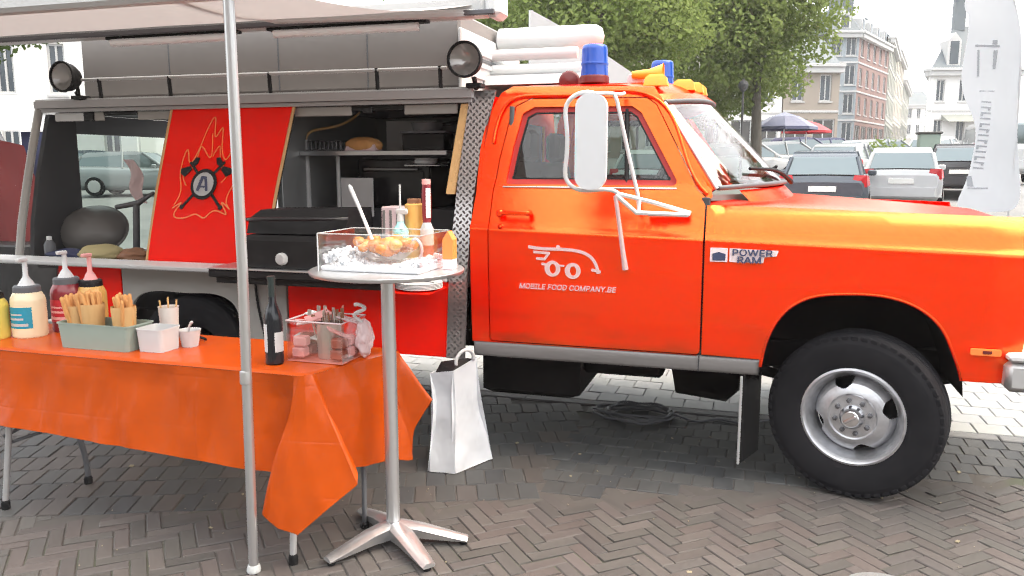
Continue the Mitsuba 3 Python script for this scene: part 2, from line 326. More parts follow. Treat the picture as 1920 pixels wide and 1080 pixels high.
door_out = rpoly([(-1.855, 0.62), (-1.855, 1.44), (-1.835, 1.62), (-1.80, 1.80), (-1.765, 1.90), (-1.68, 1.940), (-1.05, 1.930), (-1.00, 1.895), (-0.765, 1.455), (-0.722, 1.42), (-0.722, 0.618)], 0.02)
glass_hole = rpoly([(-1.795, 1.478), (-1.765, 1.68), (-1.725, 1.86), (-1.66, 1.895), (-1.125, 1.890), (-1.075, 1.855), (-0.865, 1.490), (-0.885, 1.476)], 0.022)
cab_out = rpoly([(-1.962, 0.61), (-1.962, 1.25), (-1.945, 1.60), (-1.905, 1.88), (-1.86, 1.975), (-1.80, 2.015), (-1.02, 1.995), (-0.955, 1.90), (-0.695, 1.46), (-0.690, 1.42), (-0.717, 1.40), (-0.717, 1.36), (-0.735, 1.36), (-0.735, 0.612)], 0.004)
cab = panel(cab_out.difference(door_out.buffer(0.005)), yb, 0.02, 0.045, 0.006, crease + belt)
roof_in = lambda x: np.interp(x, [-1.87, -1.80, -1.02, -0.93], [0.30, 0.325, 0.325, 0.30])
def roof_fn(u, v):
    # u 0..1 across half the roof, v 0..1 rear to front
    y = 0.305 + u * 1.39; s = (y - 1.0) / 0.70
    front = -0.745 - 0.255 * np.abs(s) ** 2.2; rear = -1.835 - 0.03 * (1 - s * s)
    x = rear + (front - rear) * v
    crown = 2.052 - 0.054 * np.abs(s) ** 2.1
    z = crown - 0.11 * np.maximum(0, (v - 0.72) / 0.28) ** 2.3 - 0.05 * np.maximum(0, (0.07 - v) / 0.07) ** 2
    return x, y, z
roof = sheet_thick(grid(roof_fn, np.linspace(0, 1, 33), np.r_[0, 0.015, 0.035, 0.07, np.linspace(0.12, 1, 22)]), 0.012)
put('cab', cab, 'paint', truck, 40); put('cab', mirror_y(cab), 'paint', truck, 40)
put('roof', roof, 'paint', truck, 40)
back = [extr(rpoly([(0.06, 0.62), (1.94, 0.62), (1.90, 1.46), (1.74, 1.97), (0.26, 1.97), (0.10, 1.46)]).difference(sbox(0.5, 1.5, 1.5, 1.85)), 0.02, (-1.955, 0, 0), 'yz')]
put('cab_back', cat(back), 'paint', truck)
put('cab_floor', cat([box(-1.95, -0.5, 0.05, 1.95, 0.60, 0.64), box(-0.74, -0.70, 0.08, 1.92, 0.62, 1.42)]), 'dark', truck)
sill_poly = [(-1.955, 0.528), (-0.425, 0.528), (-0.42, 0.612), (-1.955, 0.612)]
put('sill', cat([panel(Polygon(sill_poly), lambda x, z: 0.026 + 0 * x, 0.06, 0.05, 0.012)]), 'sill', truck, 40)
put('sill', mirror_y(panel(Polygon(sill_poly), lambda x, z: 0.026 + 0 * x, 0.06, 0.1, 0.012)), 'sill', truck, 40)
put('sill_joint', box(-0.727, -0.721, 0.022, 0.05, 0.53, 0.615, 0.001), 'dark', truck)
# doors
for side in (0, 1):
    fix = (lambda m: m) if side == 0 else mirror_y
    d = put('door', fix(panel(door_out.difference(glass_hole), lambda x, z: yb(x, z) - 0.002, 0.03, 0.04, 0.009, crease + belt)), 'paint', truck, 40)
    put('window_frame', fix(panel(glass_hole.buffer(0.004).difference(glass_hole.buffer(-0.028)), lambda x, z: yb(x, z) + 0.022, 0.02, 0.05, 0.004)), 'inner_red' if side == 0 else 'dark', d, 40)
    put('seal', fix(panel(glass_hole.buffer(-0.024).difference(glass_hole.buffer(-0.036)), lambda x, z: yb(x, z) + 0.026, 0.01, 0.05, 0.003)), 'black', d, 40)
    put('bright_strip', fix(tube([(x, float(yb(x, z)) - 0.004, z) for x, z in [(-1.80, 1.464), (-1.3, 1.462), (-0.87, 1.462)]], 0.006, 6)), 'alu', d, True)
    g = put('pane', fix(panel(glass_hole.buffer(-0.03), lambda x, z: yb(x, z) + 0.034, 0.0, 0.1, 0.0)), 'tinted_glass', d)
    put('vent_bar', fix(tube([(-1.135, float(yb(-1.135, 1.49)) + 0.03, 1.48), (-1.155, float(yb(-1.155, 1.88)) + 0.03, 1.875)], 0.012, 8)), 'black', d, True)
    h = put('handle', fix(cat([box(-1.805, -1.765, -0.02, 0.03, 1.305, 1.345, 0.01), box(-1.77, -1.625, -0.035, -0.018, 1.318, 1.342, 0.008), box(-1.64, -1.615, -0.03, 0.03, 1.316, 1.344, 0.008)])), 'paint', d, 40)
    put('lock', fix(lathe([(0, -0.012), (0.013, -0.012), (0.016, 0.02)], (-1.785, 0.0, 1.255), 'y', 14)), 'paint', d, True)
put('drip_rail', tube([(x, float(yb(x, z)) - 0.012, z) for x, z in spline([(-1.875, 1.70), (-1.845, 1.86), (-1.79, 1.935), (-1.68, 1.957), (-1.4, 1.958), (-1.05, 1.950), (-0.985, 1.915), (-0.84, 1.65), (-0.715, 1.44)], 40)], 0.009, 6), 'paint', truck, True)
# windscreen: ruled between a bowed top and a bowed bottom edge
def ws(u, v):
    s = u * 2 - 1; y = 1.0 + s * (0.885 - 0.13 * v)
    bow = 1 - np.abs(s) ** 2.4
    xb, xt = -0.668 + 0.345 * bow, -0.960 + 0.205 * bow
    zb, zt = 1.462 + 0.02 * bow, 1.905 + 0.035 * bow
    return xb + (xt - xb) * v, y, zb + (zt - zb) * v
mat('screen_glass', {'type': 'thindielectric', 'int_ior': 1.6, 'specular_transmittance': rgb((0.55, 0.62, 0.58))})
wsm = put('windscreen', grid(ws, np.linspace(0, 1, 41), np.linspace(0, 1, 5)), 'screen_glass', truck, True)
def wsline(v, off=0.004): return [np.array(ws(u, v)) + [off, 0, off] for u in np.linspace(0, 1, 41)]
put('seal', tube(wsline(0.0), 0.013, 8), 'dark_grey', wsm, True); put('seal', tube(wsline(1.0), 0.012, 8), 'dark_grey', wsm, True)
for u in (0.0, 1.0): put('seal', tube([np.array(ws(u, v)) for v in np.linspace(0, 1, 6)], 0.012, 8), 'alu', wsm, True)
pil = put('pillar', tube([np.array(ws(1.0, v)) + [-0.02, 0.012, 0] for v in np.linspace(-0.05, 1.05, 6)], 0.035, 10), 'paint', truck, True)
put('pillar', tube([np.array(ws(0.0, v)) + [-0.03, 0.03, 0] for v in np.linspace(-0.02, 1.02, 6)], 0.03, 10), 'paint', truck, True)
def header(u, v):
    a = np.array(ws(u, 1.0 + 0 * v)); s = u * 2 - 1
    return a[0] - v * 0.045, a[1], a[2] + v * 0.045
put('roof_header', grid(header, np.linspace(0, 1, 31), np.linspace(0, 1, 4)), 'paint', truck, True)
def cowl(u, v):
    a = np.array(ws(u, 0 * v)); return a[0] + v * 0.07, a[1], a[2] - 0.016 - v * 0.07
put('cowl', grid(cowl, np.linspace(0.07, 0.93, 31), np.linspace(0, 1, 5)), 'paint', truck, True)
for q in (((0.47, -0.04), (0.40, 0.06), (0.28, 0.13), (0.14, 0.16)), ((0.88, -0.04), (0.80, 0.06), (0.68, 0.13), (0.54, 0.16))):
    put('wiper', tube(spline([np.array(ws(u, v)) + [0.022, 0, 0.018] for u, v in q], 14), np.linspace(0.014, 0.009, 14), 6), 'black', truck, True)
# fender with its wheel arch
arch = Polygon(spline([(-0.425, 0.50), (-0.405, 0.68), (-0.365, 0.795), (-0.30, 0.885), (-0.20, 0.945), (-0.05, 0.968), (0.10, 0.968), (0.21, 0.945), (0.31, 0.895), (0.385, 0.82), (0.44, 0.71), (0.475, 0.62), (0.495, 0.50)], 60))
fen_out = Polygon([(-0.713, 0.618), (-0.38, 0.612), (-0.3, 0.58), (0.66, 0.572), (0.70, 0.60), (0.735, 0.72), (0.752, 0.95), (0.756, float(zc(0.75)) + 0.13)] + [(x, float(zc(x)) + 0.165) for x in np.linspace(0.74, -0.713, 12)])
fen = panel(fen_out.difference(arch), yb, 0.02, 0.045, 0.007, crease)
fk = put('fender', fen, 'paint', truck, 40)
put('fender', mirror_y(fen), 'paint', truck, 40)
lip = [(x, float(yb(x, z)) + 0.008, z) for x, z in np.array(arch.exterior.coords)[:-1] if z > 0.575]
put('arch_lip', tube(lip, 0.009, 6), 'paint', fk, True)
put('side_marker', extr(rrect(0.505, 0.632, 0.711, 0.741, 0.006), 0.014, (0, -0.012, 0)), 'amber_dull', fk)
put('marker_lens', extr(rrect(0.555, 0.592, 0.720, 0.734, 0.004), 0.012, (0, -0.016, 0)), 'dark_red', fk)
def arch_in(u, v):
    q = np.array(arch.exterior.coords)[:60]; k = np.linspace(0, len(q) - 1, 30).astype(int); q = q[k]; i = np.round(u * 29).astype(int)
    return q[i, 0], 0.012 + v * 0.55, q[i, 1]
put('wheel_well', grid(arch_in, np.linspace(0, 1, 30), np.linspace(0, 1, 4)), 'underbody', truck, True)
put('wheel_well', mirror_y(grid(arch_in, np.linspace(0, 1, 30), np.linspace(0, 1, 4))), 'underbody', truck, True)
put('engine_bay', cat([box(-0.5, 0.6, 0.55, 1.45, 0.58, 1.2, 0.02), box(-0.69, -0.52, 0.1, 1.9, 0.62, 1.35, 0.02)]), 'underbody', truck)
# bonnet: fender tops and hood in one sweep
def hood(u, v):
    x = -0.705 + u * 1.46
    hh = 0.212 - 0.055 * np.clip((x + 0.3) / 1.05, 0, 1) ** 1.3
    hh = hh + 0.015 * np.clip((-0.35 - x) / 0.3, 0, 1)
    sy = np.interp(v, [0, .06, .14, .24, .36, .5, .62, .8, 1], [0.104, 0.128, 0.165, 0.22, 0.30, 0.42, 0.60, 0.80, 1.0])
    sz = np.interp(v, [0, .06, .14, .24, .36, .5, .62, .8, 1], [0.142, 0.156, 0.168, 0.177, 0.185, 0.192, 0.200, 0.208, 0.214]) / 0.214
    z = zc(x) + sz * hh
    nose = np.clip((u - 0.94) / 0.06, 0, 1); z = z - nose ** 2 * 0.035
    return x, sy + nose ** 2 * 0.02, z
hd = grid(hood, np.r_[np.linspace(0, 0.94, 30), np.linspace(0.95, 1, 6)], np.linspace(0, 1, 33))
hd = cat([hd, mirror_y(hd)]); hc = hd.triangles_center; hs = np.clip(np.abs(hc[:, 1] - 1.0) / 0.885, 0, 1)
hd = tri(hd.vertices, hd.faces[(hc[:, 0] > -0.668 + 0.345 * (1 - hs ** 2.4) + 0.02) | (hs >= 0.80)])
put('bonnet', hd, 'paint', truck, True)
dq = [(x - 0.03, y) for x, y in [(-0.668 + 0.345 * (1 - abs(q) ** 2.4), 1 + 0.84 * q) for q in np.linspace(-1, 1, 21)]]
dm = trimesh.creation.extrude_polygon(Polygon(dq + [(-0.98, 1.84), (-0.98, 0.16)]), 0.03, engine='earcut'); put('dash_top', tri(dm.vertices + [0, 0, 1.40], dm.faces), 'inner_steel', truck)
put('grille', cat([box(0.70, 0.73, 0.12, 1.88, 0.72, 1.18)]), 'black', truck)
bp = put('bumper', cat([box(0.655, 0.90, -0.03, 2.03, 0.548, 0.690, 0.025)]), 'alu_dull', truck, 40)
put('bumper_top', box(0.66, 0.90, -0.033, 2.033, 0.691, 0.725, 0.012), 'white_soft', bp, 40)
# badges and lettering
def on_body(m, x, z, lift=0.0035):
    v = m.vertices.copy(); v[:, 0] += x; v[:, 2] += z
    v[:, 1] = yb(v[:, 0], v[:, 2]) - lift + v[:, 1] * 1.0; return tri(v, m.faces)
lg = []
lg.append(extr(stroke(spline([(-1.628, 1.152), (-1.45, 1.143), (-1.36, 1.136), (-1.30, 1.115), (-1.265, 1.075), (-1.25, 1.02)], 24), 0.017), 0.002))
lg.append(extr(rpoly([(-1.478, 1.145), (-1.45, 1.145), (-1.457, 1.165), (-1.472, 1.165)]), 0.0024))
lg.append(extr(stroke([(-1.60, 1.125), (-1.515, 1.120), (-1.538, 1.088), (-1.585, 1.090)], 0.014), 0.002))
lg.append(extr(stroke([(-1.555, 1.063), (-1.525, 1.058)], 0.014), 0.002)); lg.append(extr(stroke([(-1.46, 1.056), (-1.43, 1.055)], 0.010), 0.002)); lg.append(extr(stroke([(-1.285, 1.04), (-1.235, 1.03)], 0.014), 0.002))
for cx, cz in ((-1.495, 1.038), (-1.385, 1.030)):
    lg.append(extr(Point(cx, cz).buffer(0.043).difference(shapely.affinity.scale(Point(cx + 0.002, cz).buffer(0.021), 0.8, 1.2)), 0.003))
lgm = cat(lg)
dk = truck + '__door'
put('van_emblem', on_body(lgm, 0, 0, 0.006), 'decal', dk)
tm = text('MOBILE FOOD COMPANY.BE', 0.028, 0.002, True); tm.vertices[:, 0] *= 0.525 / tm.bounds[1][0]; tm.vertices[:, 0] += tm.vertices[:, 2] * 0.18
put('lettering', on_body(tm, -1.682, 0.925, 0.008), 'decal', dk)
put('badge_plate', on_body(extr(rpoly([(-0.685, 1.105), (-0.60, 1.105), (-0.60, 1.175), (-0.685, 1.175)], 0.003), 0.004), 0, 0, 0.007), 'badge', fk)
put('badge_shield', on_body(extr(rpoly([(-0.672, 1.112), (-0.612, 1.112), (-0.61, 1.145), (-0.642, 1.155), (-0.674, 1.145)]), 0.004), 0, 0, 0.010), 'badge_dark', fk)
bt = cat([text('POWER', 0.031, 0.004, True), moved(text('RAM', 0.031, 0.004, True), (0.02, 0, -0.036))]); bt.vertices[:, 0] *= 1.25
put('badge_back', on_body(extr(rpoly([(-0.592, 1.106), (-0.43, 1.106), (-0.425, 1.135), (-0.37, 1.14), (-0.36, 1.168), (-0.592, 1.174)], 0.003), 0.004), 0, 0, 0.006), 'badge', fk)
put('badge_lettering', on_body(bt, -0.582, 1.140, 0.012), 'badge_dark', fk)
# wing mirror on its tubes
mi_ = put('mirror', cat([extr(rrect(-1.342, -1.185, 1.462, 1.925, 0.065), 0.035, (0, -0.185, 0))]), 'white_gloss', truck, 40)
put('mirror_frame', tube(spline([(-1.25, -0.15, 1.925), (-1.345, -0.15, 1.922), (-1.388, -0.15, 1.885), (-1.393, -0.15, 1.78), (-1.393, -0.15, 1.60), (-1.388, -0.15, 1.505), (-1.345, -0.15, 1.466), (-1.25, -0.13, 1.458), (-1.14, -0.10, 1.445)], 40), 0.011, 10), 'white', mi_, True)
put('mirror_arm', tube(spline([(-1.25, -0.15, 1.925), (-1.20, -0.04, 1.935), (-1.17, 0.12, 1.942), (-1.165, 0.2, 1.955)], 16), 0.010, 8), 'white', mi_, True)
put('mirror_brace', tube([(-1.185, 0.0, 1.938), (-1.165, -0.02, 1.90), (-1.10, -0.005, 1.62), (-1.055, 0.02, 1.43), (-1.045, 0.0, 1.35)], 0.010, 8), 'white', mi_, True)
put('mirror_stay', tube([(-1.15, -0.10, 1.43), (-1.135, -0.07, 1.30), (-1.115, -0.025, 1.12), (-1.105, -0.018, 1.05)], [0.011, 0.011, 0.013, 0.017], 10), 'decal', mi_, True)
put('mirror_bracket', cat([tube([(-1.15, -0.10, 1.435), (-1.05, -0.06, 1.345), (-0.80, -0.012, 1.335)], 0.012, 8), tube([(-1.14, -0.09, 1.44), (-0.97, -0.02, 1.395), (-0.79, 0.03, 1.342)], 0.011, 8), box(-1.0, -0.79, -0.02, 0.02, 1.325, 1.345, 0.006), tube([(-1.04, -0.06, 1.34), (-1.035, -0.05, 1.41)], 0.009, 8)]), 'white', mi_, 40)
# beacons, clearance lamps
for x, y, z in ((-1.385, 0.5, 2.04), (-1.11, 1.4, 2.05)):
    b = put('beacon', lathe([(0, 0.212), (0.058, 0.210), (0.068, 0.203), (0.072, 0.185), (0.074, 0.115), (0.078, 0.11), (0.078, 0.10), (0.074, 0.095), (0.077, 0.04)], (x, y, z), 'z', 28), 'blue', truck, 50)
    put('base', lathe([(0.079, 0.04), (0.083, 0.03), (0.083, 0.0), (0, -0.03)], (x, y, z), 'z', 24), 'dark_red', b, 40)
for i, (x, y) in enumerate([(-1.02, 0.40), (-0.90, 0.72), (-0.865, 0.90), (-0.855, 1.08), (-0.87, 1.26)]):
    a = put('clearance_lamp', hull([(x + dx * s, y + dy * s, 2.005 + h) for s, h in ((1, 0), (0.85, 0.045), (0.55, 0.062)) for dx, dy in ((-.07, -.045), (.06, -.045), (.06, .045), (-.07, .045))]), 'amber', truck, 35)
put('horn_base', lathe([(0.06, 0), (0.055, 0.05), (0, 0.07)], (-1.16, 0.62, 2.04), 'z', 16), 'white', truck, 40)
put('horn', lathe([(0.02, -0.05), (0.03, 0.05), (0.055, 0.12), (0.06, 0.125)], (-1.13, 0.55, 2.085), 'x', 16), 'amber', truck, True)
# cab inside
st = put('seat', cat([box(-1.90, -1.35, 0.15, 1.85, 0.85, 1.10, 0.05), hull([(-1.93, 0.15, 1.05), (-1.93, 1.85, 1.05), (-1.72, 0.15, 1.05), (-1.72, 1.85, 1.05), (-1.94, 0.18, 1.58), (-1.94, 1.82, 1.58), (-1.84, 0.18, 1.60), (-1.84, 1.82, 1.60)])]), 'seat', truck)
for y in (0.75, 1.5):
    put('headrest', box(-1.90, -1.80, y - 0.13, y + 0.13, 1.60, 1.80, 0.03), 'seat', st)
put('seat_belt', tube([(-1.78, 0.20, 1.90), (-1.80, 0.22, 1.5), (-1.7, 0.35, 1.1)], 0.014, 6), 'dark_grey', truck, True)
put('dashboard', hull([(-0.72, 0.12, 1.15), (-0.72, 1.88, 1.15), (-1.0, 0.15, 1.12), (-1.0, 1.85, 1.12), (-0.98, 0.15, 1.38), (-0.98, 1.85, 1.38), (-0.72, 0.15, 1.44), (-0.72, 1.85, 1.44)]), 'dark', truck)
sw = trimesh.creation.torus(0.20, 0.013, 28, 8); sw.apply_transform(trimesh.transformations.euler_matrix(0, math.radians(-60), 0)); sw.apply_translation((-1.16, 1.45, 1.42))
swk = put('steering_wheel', tri(sw.vertices, sw.faces), 'black', truck, True)
put('column', tube([(-0.95, 1.45, 1.28), (-1.16, 1.45, 1.42)], 0.03, 8), 'black', swk, True)

# ---- wheels
def steered(m, at, a):
    v = m.vertices - at; c, s_ = math.cos(a), math.sin(a); return tri(np.c_[v[:, 0] * c - v[:, 1] * s_, v[:, 0] * s_ + v[:, 1] * c, v[:, 2]] + at, m.faces)
def tyre_mesh(R, W):
    ri = R * 0.545
    prof = [(ri, -W * 0.36), (ri + 0.016, -W * 0.41), (R * 0.66, -W * 0.485), (R * 0.80, -W * 0.515), (R * 0.875, -W * 0.50), (R * 0.90, -W * 0.492), (R * 0.945, -W * 0.455), (R * 0.955, -W * 0.45), (R * 0.985, -W * 0.40), (R, -W * 0.34), (R, -W * 0.16), (R - 0.012, -W * 0.15), (R - 0.012, -W * 0.12), (R, -W * 0.11), (R, W * 0.11), (R - 0.012, W * 0.12), (R - 0.012, W * 0.15), (R, W * 0.16), (R, W * 0.34), (R * 0.95, W * 0.45), (R * 0.8, W * 0.5), (R * 0.6, W * 0.45), (ri, W * 0.36)]
    return lathe(prof, (0, 0, 0), 'y', 72)
def tread_blocks(R, W):
    ms = []
    for k in range(56):
        a = 2 * np.pi * k / 56
        for s in (-1, 1):
            m = box(-0.016, 0.016, s * W * 0.40 - W * 0.075, s * W * 0.40 + W * 0.075, R - 0.03, R - 0.009, 0.003)
            m.apply_transform(trimesh.transformations.rotation_matrix(a + s * 0.02, [0, 1, 0])); ms.append(tri(m.vertices, m.faces))
    return cat(ms)
def wheel(at, name='wheel', steer=0.0, detail=True):
    R, W = 0.416, 0.225; x, y, z = at
    def put(nm, m, *k):
        c = np.array(at, float)
        if nm in ('rim', 'disc', 'hole_shadow', 'hub', 'lug_nut'): m = tri((m.vertices - c) * [0.95, 0.92, 0.95] + c, m.faces)
        return globals()['put'](nm, steered(m, c, steer), *k)
    w = put(name, moved(tyre_mesh(R, W), at), 'rubber', truck, 28)
    if not detail: return w
    stuff(put('tread', moved(tread_blocks(R, W), at), 'rubber', w))
    # rim barrel and lip; the disc bulges out of it with four hand holes
    put('rim', moved(lathe([(0.262, -0.092), (0.259, -0.108), (0.248, -0.112), (0.240, -0.106), (0.226, -0.085), (0.218, -0.05), (0.206, -0.03), (0.202, 0.0), (0.200, 0.09)], (0, 0, 0), 'y', 64), at), 'wheel_paint', w, 50)
    n, prof = 160, [(0.205, -0.005), (0.196, -0.030), (0.186, -0.058), (0.172, -0.076), (0.150, -0.088), (0.132, -0.096), (0.122, -0.098), (0.116, -0.092), (0.108, -0.091), (0.06, -0.091)]
    pa = np.array(prof); rf = np.r_[np.linspace(0.205, 0.150, 23), 0.132, 0.122, 0.116, 0.108, 0.06]; prof = np.stack([rf, np.interp(-rf, -pa[:, 0], pa[:, 1])], 1)
    m = lathe(prof, (0, 0, 0), 'y', n); c = m.triangles_center; ang = np.degrees(np.arctan2(c[:, 2], c[:, 0])); rr = np.hypot(c[:, 0], c[:, 2])
    keep = np.ones(len(c), bool)
    for a0 in (108, 18, -72, -162):
        da = (ang - a0 + 180) % 360 - 180
        keep &= ~((np.abs(da) < 14.5 * np.sqrt(np.clip((rr - 0.150) / 0.03, 0, 1))) & (rr > 0.150) & (rr < 0.2045))
    m = tri(m.vertices, m.faces[keep])
    d = put('disc', moved(m, at), 'wheel_paint', w, 50)
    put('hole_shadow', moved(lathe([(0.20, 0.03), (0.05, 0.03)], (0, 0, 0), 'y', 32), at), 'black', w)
    hubm = cat([lathe([(0.062, -0.088), (0.060, -0.118), (0.050, -0.135), (0.046, -0.150), (0.040, -0.156), (0.0, -0.158)], (0, 0, 0), 'y', 28), moved(obox((0, -0.160, 0), (0.07, 0.012, 0.016), b=0.003, ry=math.radians(-35)), (0, 0, 0))])
    hk = put('hub', moved(hubm, at), 'chrome', w, 35)
    for k in range(8):
        a = 2 * np.pi * (k + 0.3) / 8
        put('lug_nut', moved(lathe([(0.013, -0.088), (0.013, -0.108), (0.007, -0.116), (0, -0.117)], (0.087 * math.cos(a), 0, 0.087 * math.sin(a)), 'y', 6), at), 'steel_dark', w)
    return w
wheel((0.050, 0.125, 0.352), steer=math.radians(-17))
wheel((0.045, 1.86, 0.352), steer=math.radians(-17), detail=False); 
for yy in (0.16, 0.45, 1.55, 1.84): wheel((-3.86, yy, 0.352), detail=False)
# ---- underneath
put('frame_rail', box(-5.0, 0.65, 0.52, 0.60, 0.46, 0.62, 0.01), 'underbody', truck); put('frame_rail', box(-5.0, 0.65, 1.40, 1.48, 0.46, 0.62, 0.01), 'underbody', truck)
put('fuel_tank', hull([(x, y, z) for x in (-2.02, -1.42) for y in (0.38, 1.30) for z in (0.24, 0.58)] + [(x, y, 0.20) for x in (-1.98, -1.50) for y in (0.45, 1.22)]), 'underbody', truck)
put('gearbox', hull([(-0.97, 0.72, 0.60), (-0.97, 1.2, 0.60), (-0.90, 0.75, 0.20), (-0.90, 1.15, 0.20), (-0.60, 0.75, 0.17), (-0.60, 1.1, 0.17), (-0.30, 0.75, 0.6), (-0.30, 1.2, 0.6), (-0.48, 0.8, 0.28)]), 'underbody', truck)
put('axle', cat([tube([(0.045, 0.2, 0.40), (0.045, 1.8, 0.40)], 0.05, 10), lathe([(0, -0.13), (0.10, -0.10), (0.15, 0), (0.10, 0.12), (0, 0.14)], (0.05, 1.12, 0.40), 'y', 16)]), 'underbody', truck, True)
put('axle', cat([tube([(-3.86, 0.2, 0.40), (-3.86, 1.8, 0.40)], 0.06, 10), lathe([(0, -0.15), (0.14, -0.1), (0.18, 0), (0.14, 0.1), (0, 0.15)], (-3.86, 1.0, 0.40), 'y', 16)]), 'underbody', truck, True)
put('cross_member', cat([box(-1.42, -0.95, 0.45, 1.5, 0.36, 0.5, 0.02)]), 'underbody', truck)
put('drive_shaft', tube([(-3.7, 1.0, 0.42), (-0.9, 0.95, 0.48)], 0.045, 10), 'underbody', truck, True)
put('exhaust', tube(spline([(-0.5, 0.62, 0.52), (-0.9, 0.50, 0.50), (-1.3, 0.62, 0.52), (-2.5, 0.62, 0.46)], 20), 0.035, 8), 'underbody', truck, True)
put('leaf_spring', tube(spline([(-0.55, 0.42, 0.50), (0.05, 0.42, 0.42), (0.62, 0.42, 0.52)], 14), 0.03, 6), 'underbody', truck, True)
put('mud_flap', obox((-0.455, 0.17, 0.285), (0.012, 0.24, 0.47), b=0.003, rz=-0.36), 'black', truck)
put('flap_strip', obox((-0.508, 0.030, 0.285), (0.014, 0.012, 0.47), b=0.003), 'alu_dull', truck)
put('flap_bracket', box(-0.47, -0.42, 0.06, 0.32, 0.50, 0.54), 'underbody', truck)
put('belly', box(-5.0, -2.0, 0.10, 1.90, 0.56, 0.66, 0.01), 'underbody', truck)

# ---- the serving body behind the cab
def yv(x, z): return 0.02 + 0.24 * (np.maximum(np.asarray(z, float) - 0.97, 0) / 0.98) ** 1.2 + 0 * np.asarray(x)
def side_panel(name, pts, m, off=0.0, r=0.006, edge=0.005, parent=truck, smooth=40): return put(name, panel(rpoly(pts, r), lambda x, z: yv(x, z) + off, 0.02, 0.06, edge), m, parent, smooth)
side_panel('lower_panel', [(-4.845, 0.52), (-4.345, 0.52), (-4.345, 0.93), (-4.845, 0.93)], 'red_panel')
side_panel('lower_panel', [(-3.125, 0.505), (-2.095, 0.505), (-2.095, 0.935), (-3.125, 0.935)], 'red_panel')
lower_arch = Polygon(spline([(-4.36, 0.40), (-4.30, 0.62), (-4.22, 0.755), (-4.12, 0.79), (-3.85, 0.792), (-3.60, 0.785), (-3.52, 0.745), (-3.47, 0.62), (-3.44, 0.40)], 40))
put('arch_panel', panel(Polygon([(-4.34, 0.50), (-3.14, 0.50), (-3.14, 0.935), (-4.34, 0.935)]).difference(lower_arch), lambda x, z: yv(x, z) + 0.002, 0.02, 0.05, 0.006), 'cream', truck, 40)
put('arch_panel_seam', tube(spline([(-3.335, 0.012, 0.93), (-3.33, 0.012, 0.75), (-3.30, 0.012, 0.60), (-3.28, 0.012, 0.50)], 12), 0.007, 6), 'black', truck, True)
put('wheel_well', box(-4.42, -3.38, 0.62, 0.66, 0.3, 0.93), 'black', truck); put('wheel_well', box(-4.42, -3.38, 0.05, 0.62, 0.86, 0.90), 'black', truck)
# framing: sill rail, posts, roof gutter
put('waist_rail', box(-5.16, -2.10, 0.0, 0.06, 0.937, 0.966, 0.006), 'grey_light', truck)
hatch = side_panel('hatch_panel', [(-4.125, 0.975), (-3.285, 0.975), (-3.175, 1.945), (-4.055, 1.945)], 'red_panel', -0.006)
put('hatch_trim', tube([(-4.128, float(yv(0, .975)) - 0.006, 0.975), (-4.095, float(yv(0, 1.45)) - 0.006, 1.45), (-4.058, float(yv(0, 1.945)) - 0.006, 1.945)], 0.010, 6), 'tan', hatch, True)
put('hatch_trim', tube([(-3.28, float(yv(0, .975)) - 0.006, 0.975), (-3.228, float(yv(0, 1.45)) - 0.006, 1.45), (-3.172, float(yv(0, 1.945)) - 0.006, 1.945)], 0.010, 6), 'tan', hatch, True)
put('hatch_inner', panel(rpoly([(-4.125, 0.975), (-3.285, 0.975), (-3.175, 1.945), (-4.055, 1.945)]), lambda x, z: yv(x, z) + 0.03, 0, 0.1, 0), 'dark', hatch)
post = [(z, float(yv(0, z)) - 0.01) for z in (0.96, 1.2, 1.45, 1.7, 1.95)]
put('corner_post', cat([tube([(-5.155 + 0.02 * (z - 0.96), y, z) for z, y in post], 0.026, 10)]), 'cream', truck, True)
side_panel('tan_trim', [(-2.145, 1.42), (-2.09, 1.42), (-2.045, 1.925), (-2.100, 1.925)], 'tan', -0.004)
side_panel('treadplate', [(-2.112, 0.505), (-2.005, 0.505), (-1.982, 1.0), (-1.975, 1.4), (-1.945, 1.75), (-1.895, 1.995), (-2.045, 1.995), (-2.075, 1.5), (-2.09, 1.0)], 'treadplate', -0.016, 0.004)
put('roof_gutter', cat([extr(rpoly([(0.205, 1.955), (0.205, 2.002), (0.235, 2.002), (0.235, 1.985), (0.30, 1.985), (0.30, 1.955)]), 3.11, (-5.13, 0, 0), 'yz')]), 'gutter', truck)
put('roof_gutter_lip', extr(rpoly([(0.232, 1.93), (0.232, 1.952), (0.26, 1.952), (0.26, 1.93)]), 3.07, (-5.10, 0, 0), 'yz'), 'gutter', truck)
put('roof_gutter_lip', extr(rpoly([(0.222, 2.004), (0.222, 2.014), (0.29, 2.014), (0.29, 2.004)]), 3.11, (-5.13, 0, 0), 'yz'), 'grey_light', truck)
put('body_roof', box(-5.13, -2.02, 0.25, 1.75, 1.965, 2.0, 0.01), 'grey_panel', truck)
for x0, x1, m in ((-3.235, -2.80, 'cream'), (-2.46, -2.13, 'cream'), (-5.03, -4.78, 'white'), (-4.70, -4.62, 'cream'), (-4.35, -4.08, 'cream')):
    put('header_board', box(x0, x1, 0.272, 0.285, 1.872, 1.928), m, truck)
put('header_latch', cat([box(-2.80, -2.46, 0.268, 0.285, 1.895, 1.93), box(-2.72, -2.66, 0.255, 0.285, 1.88, 1.92)]), 'black', truck); put('header_latch', cat([box(-4.78, -4.70, 0.262, 0.285, 1.87, 1.93), box(-4.62, -4.35, 0.268, 0.285, 1.905, 1.93)]), 'black', truck)
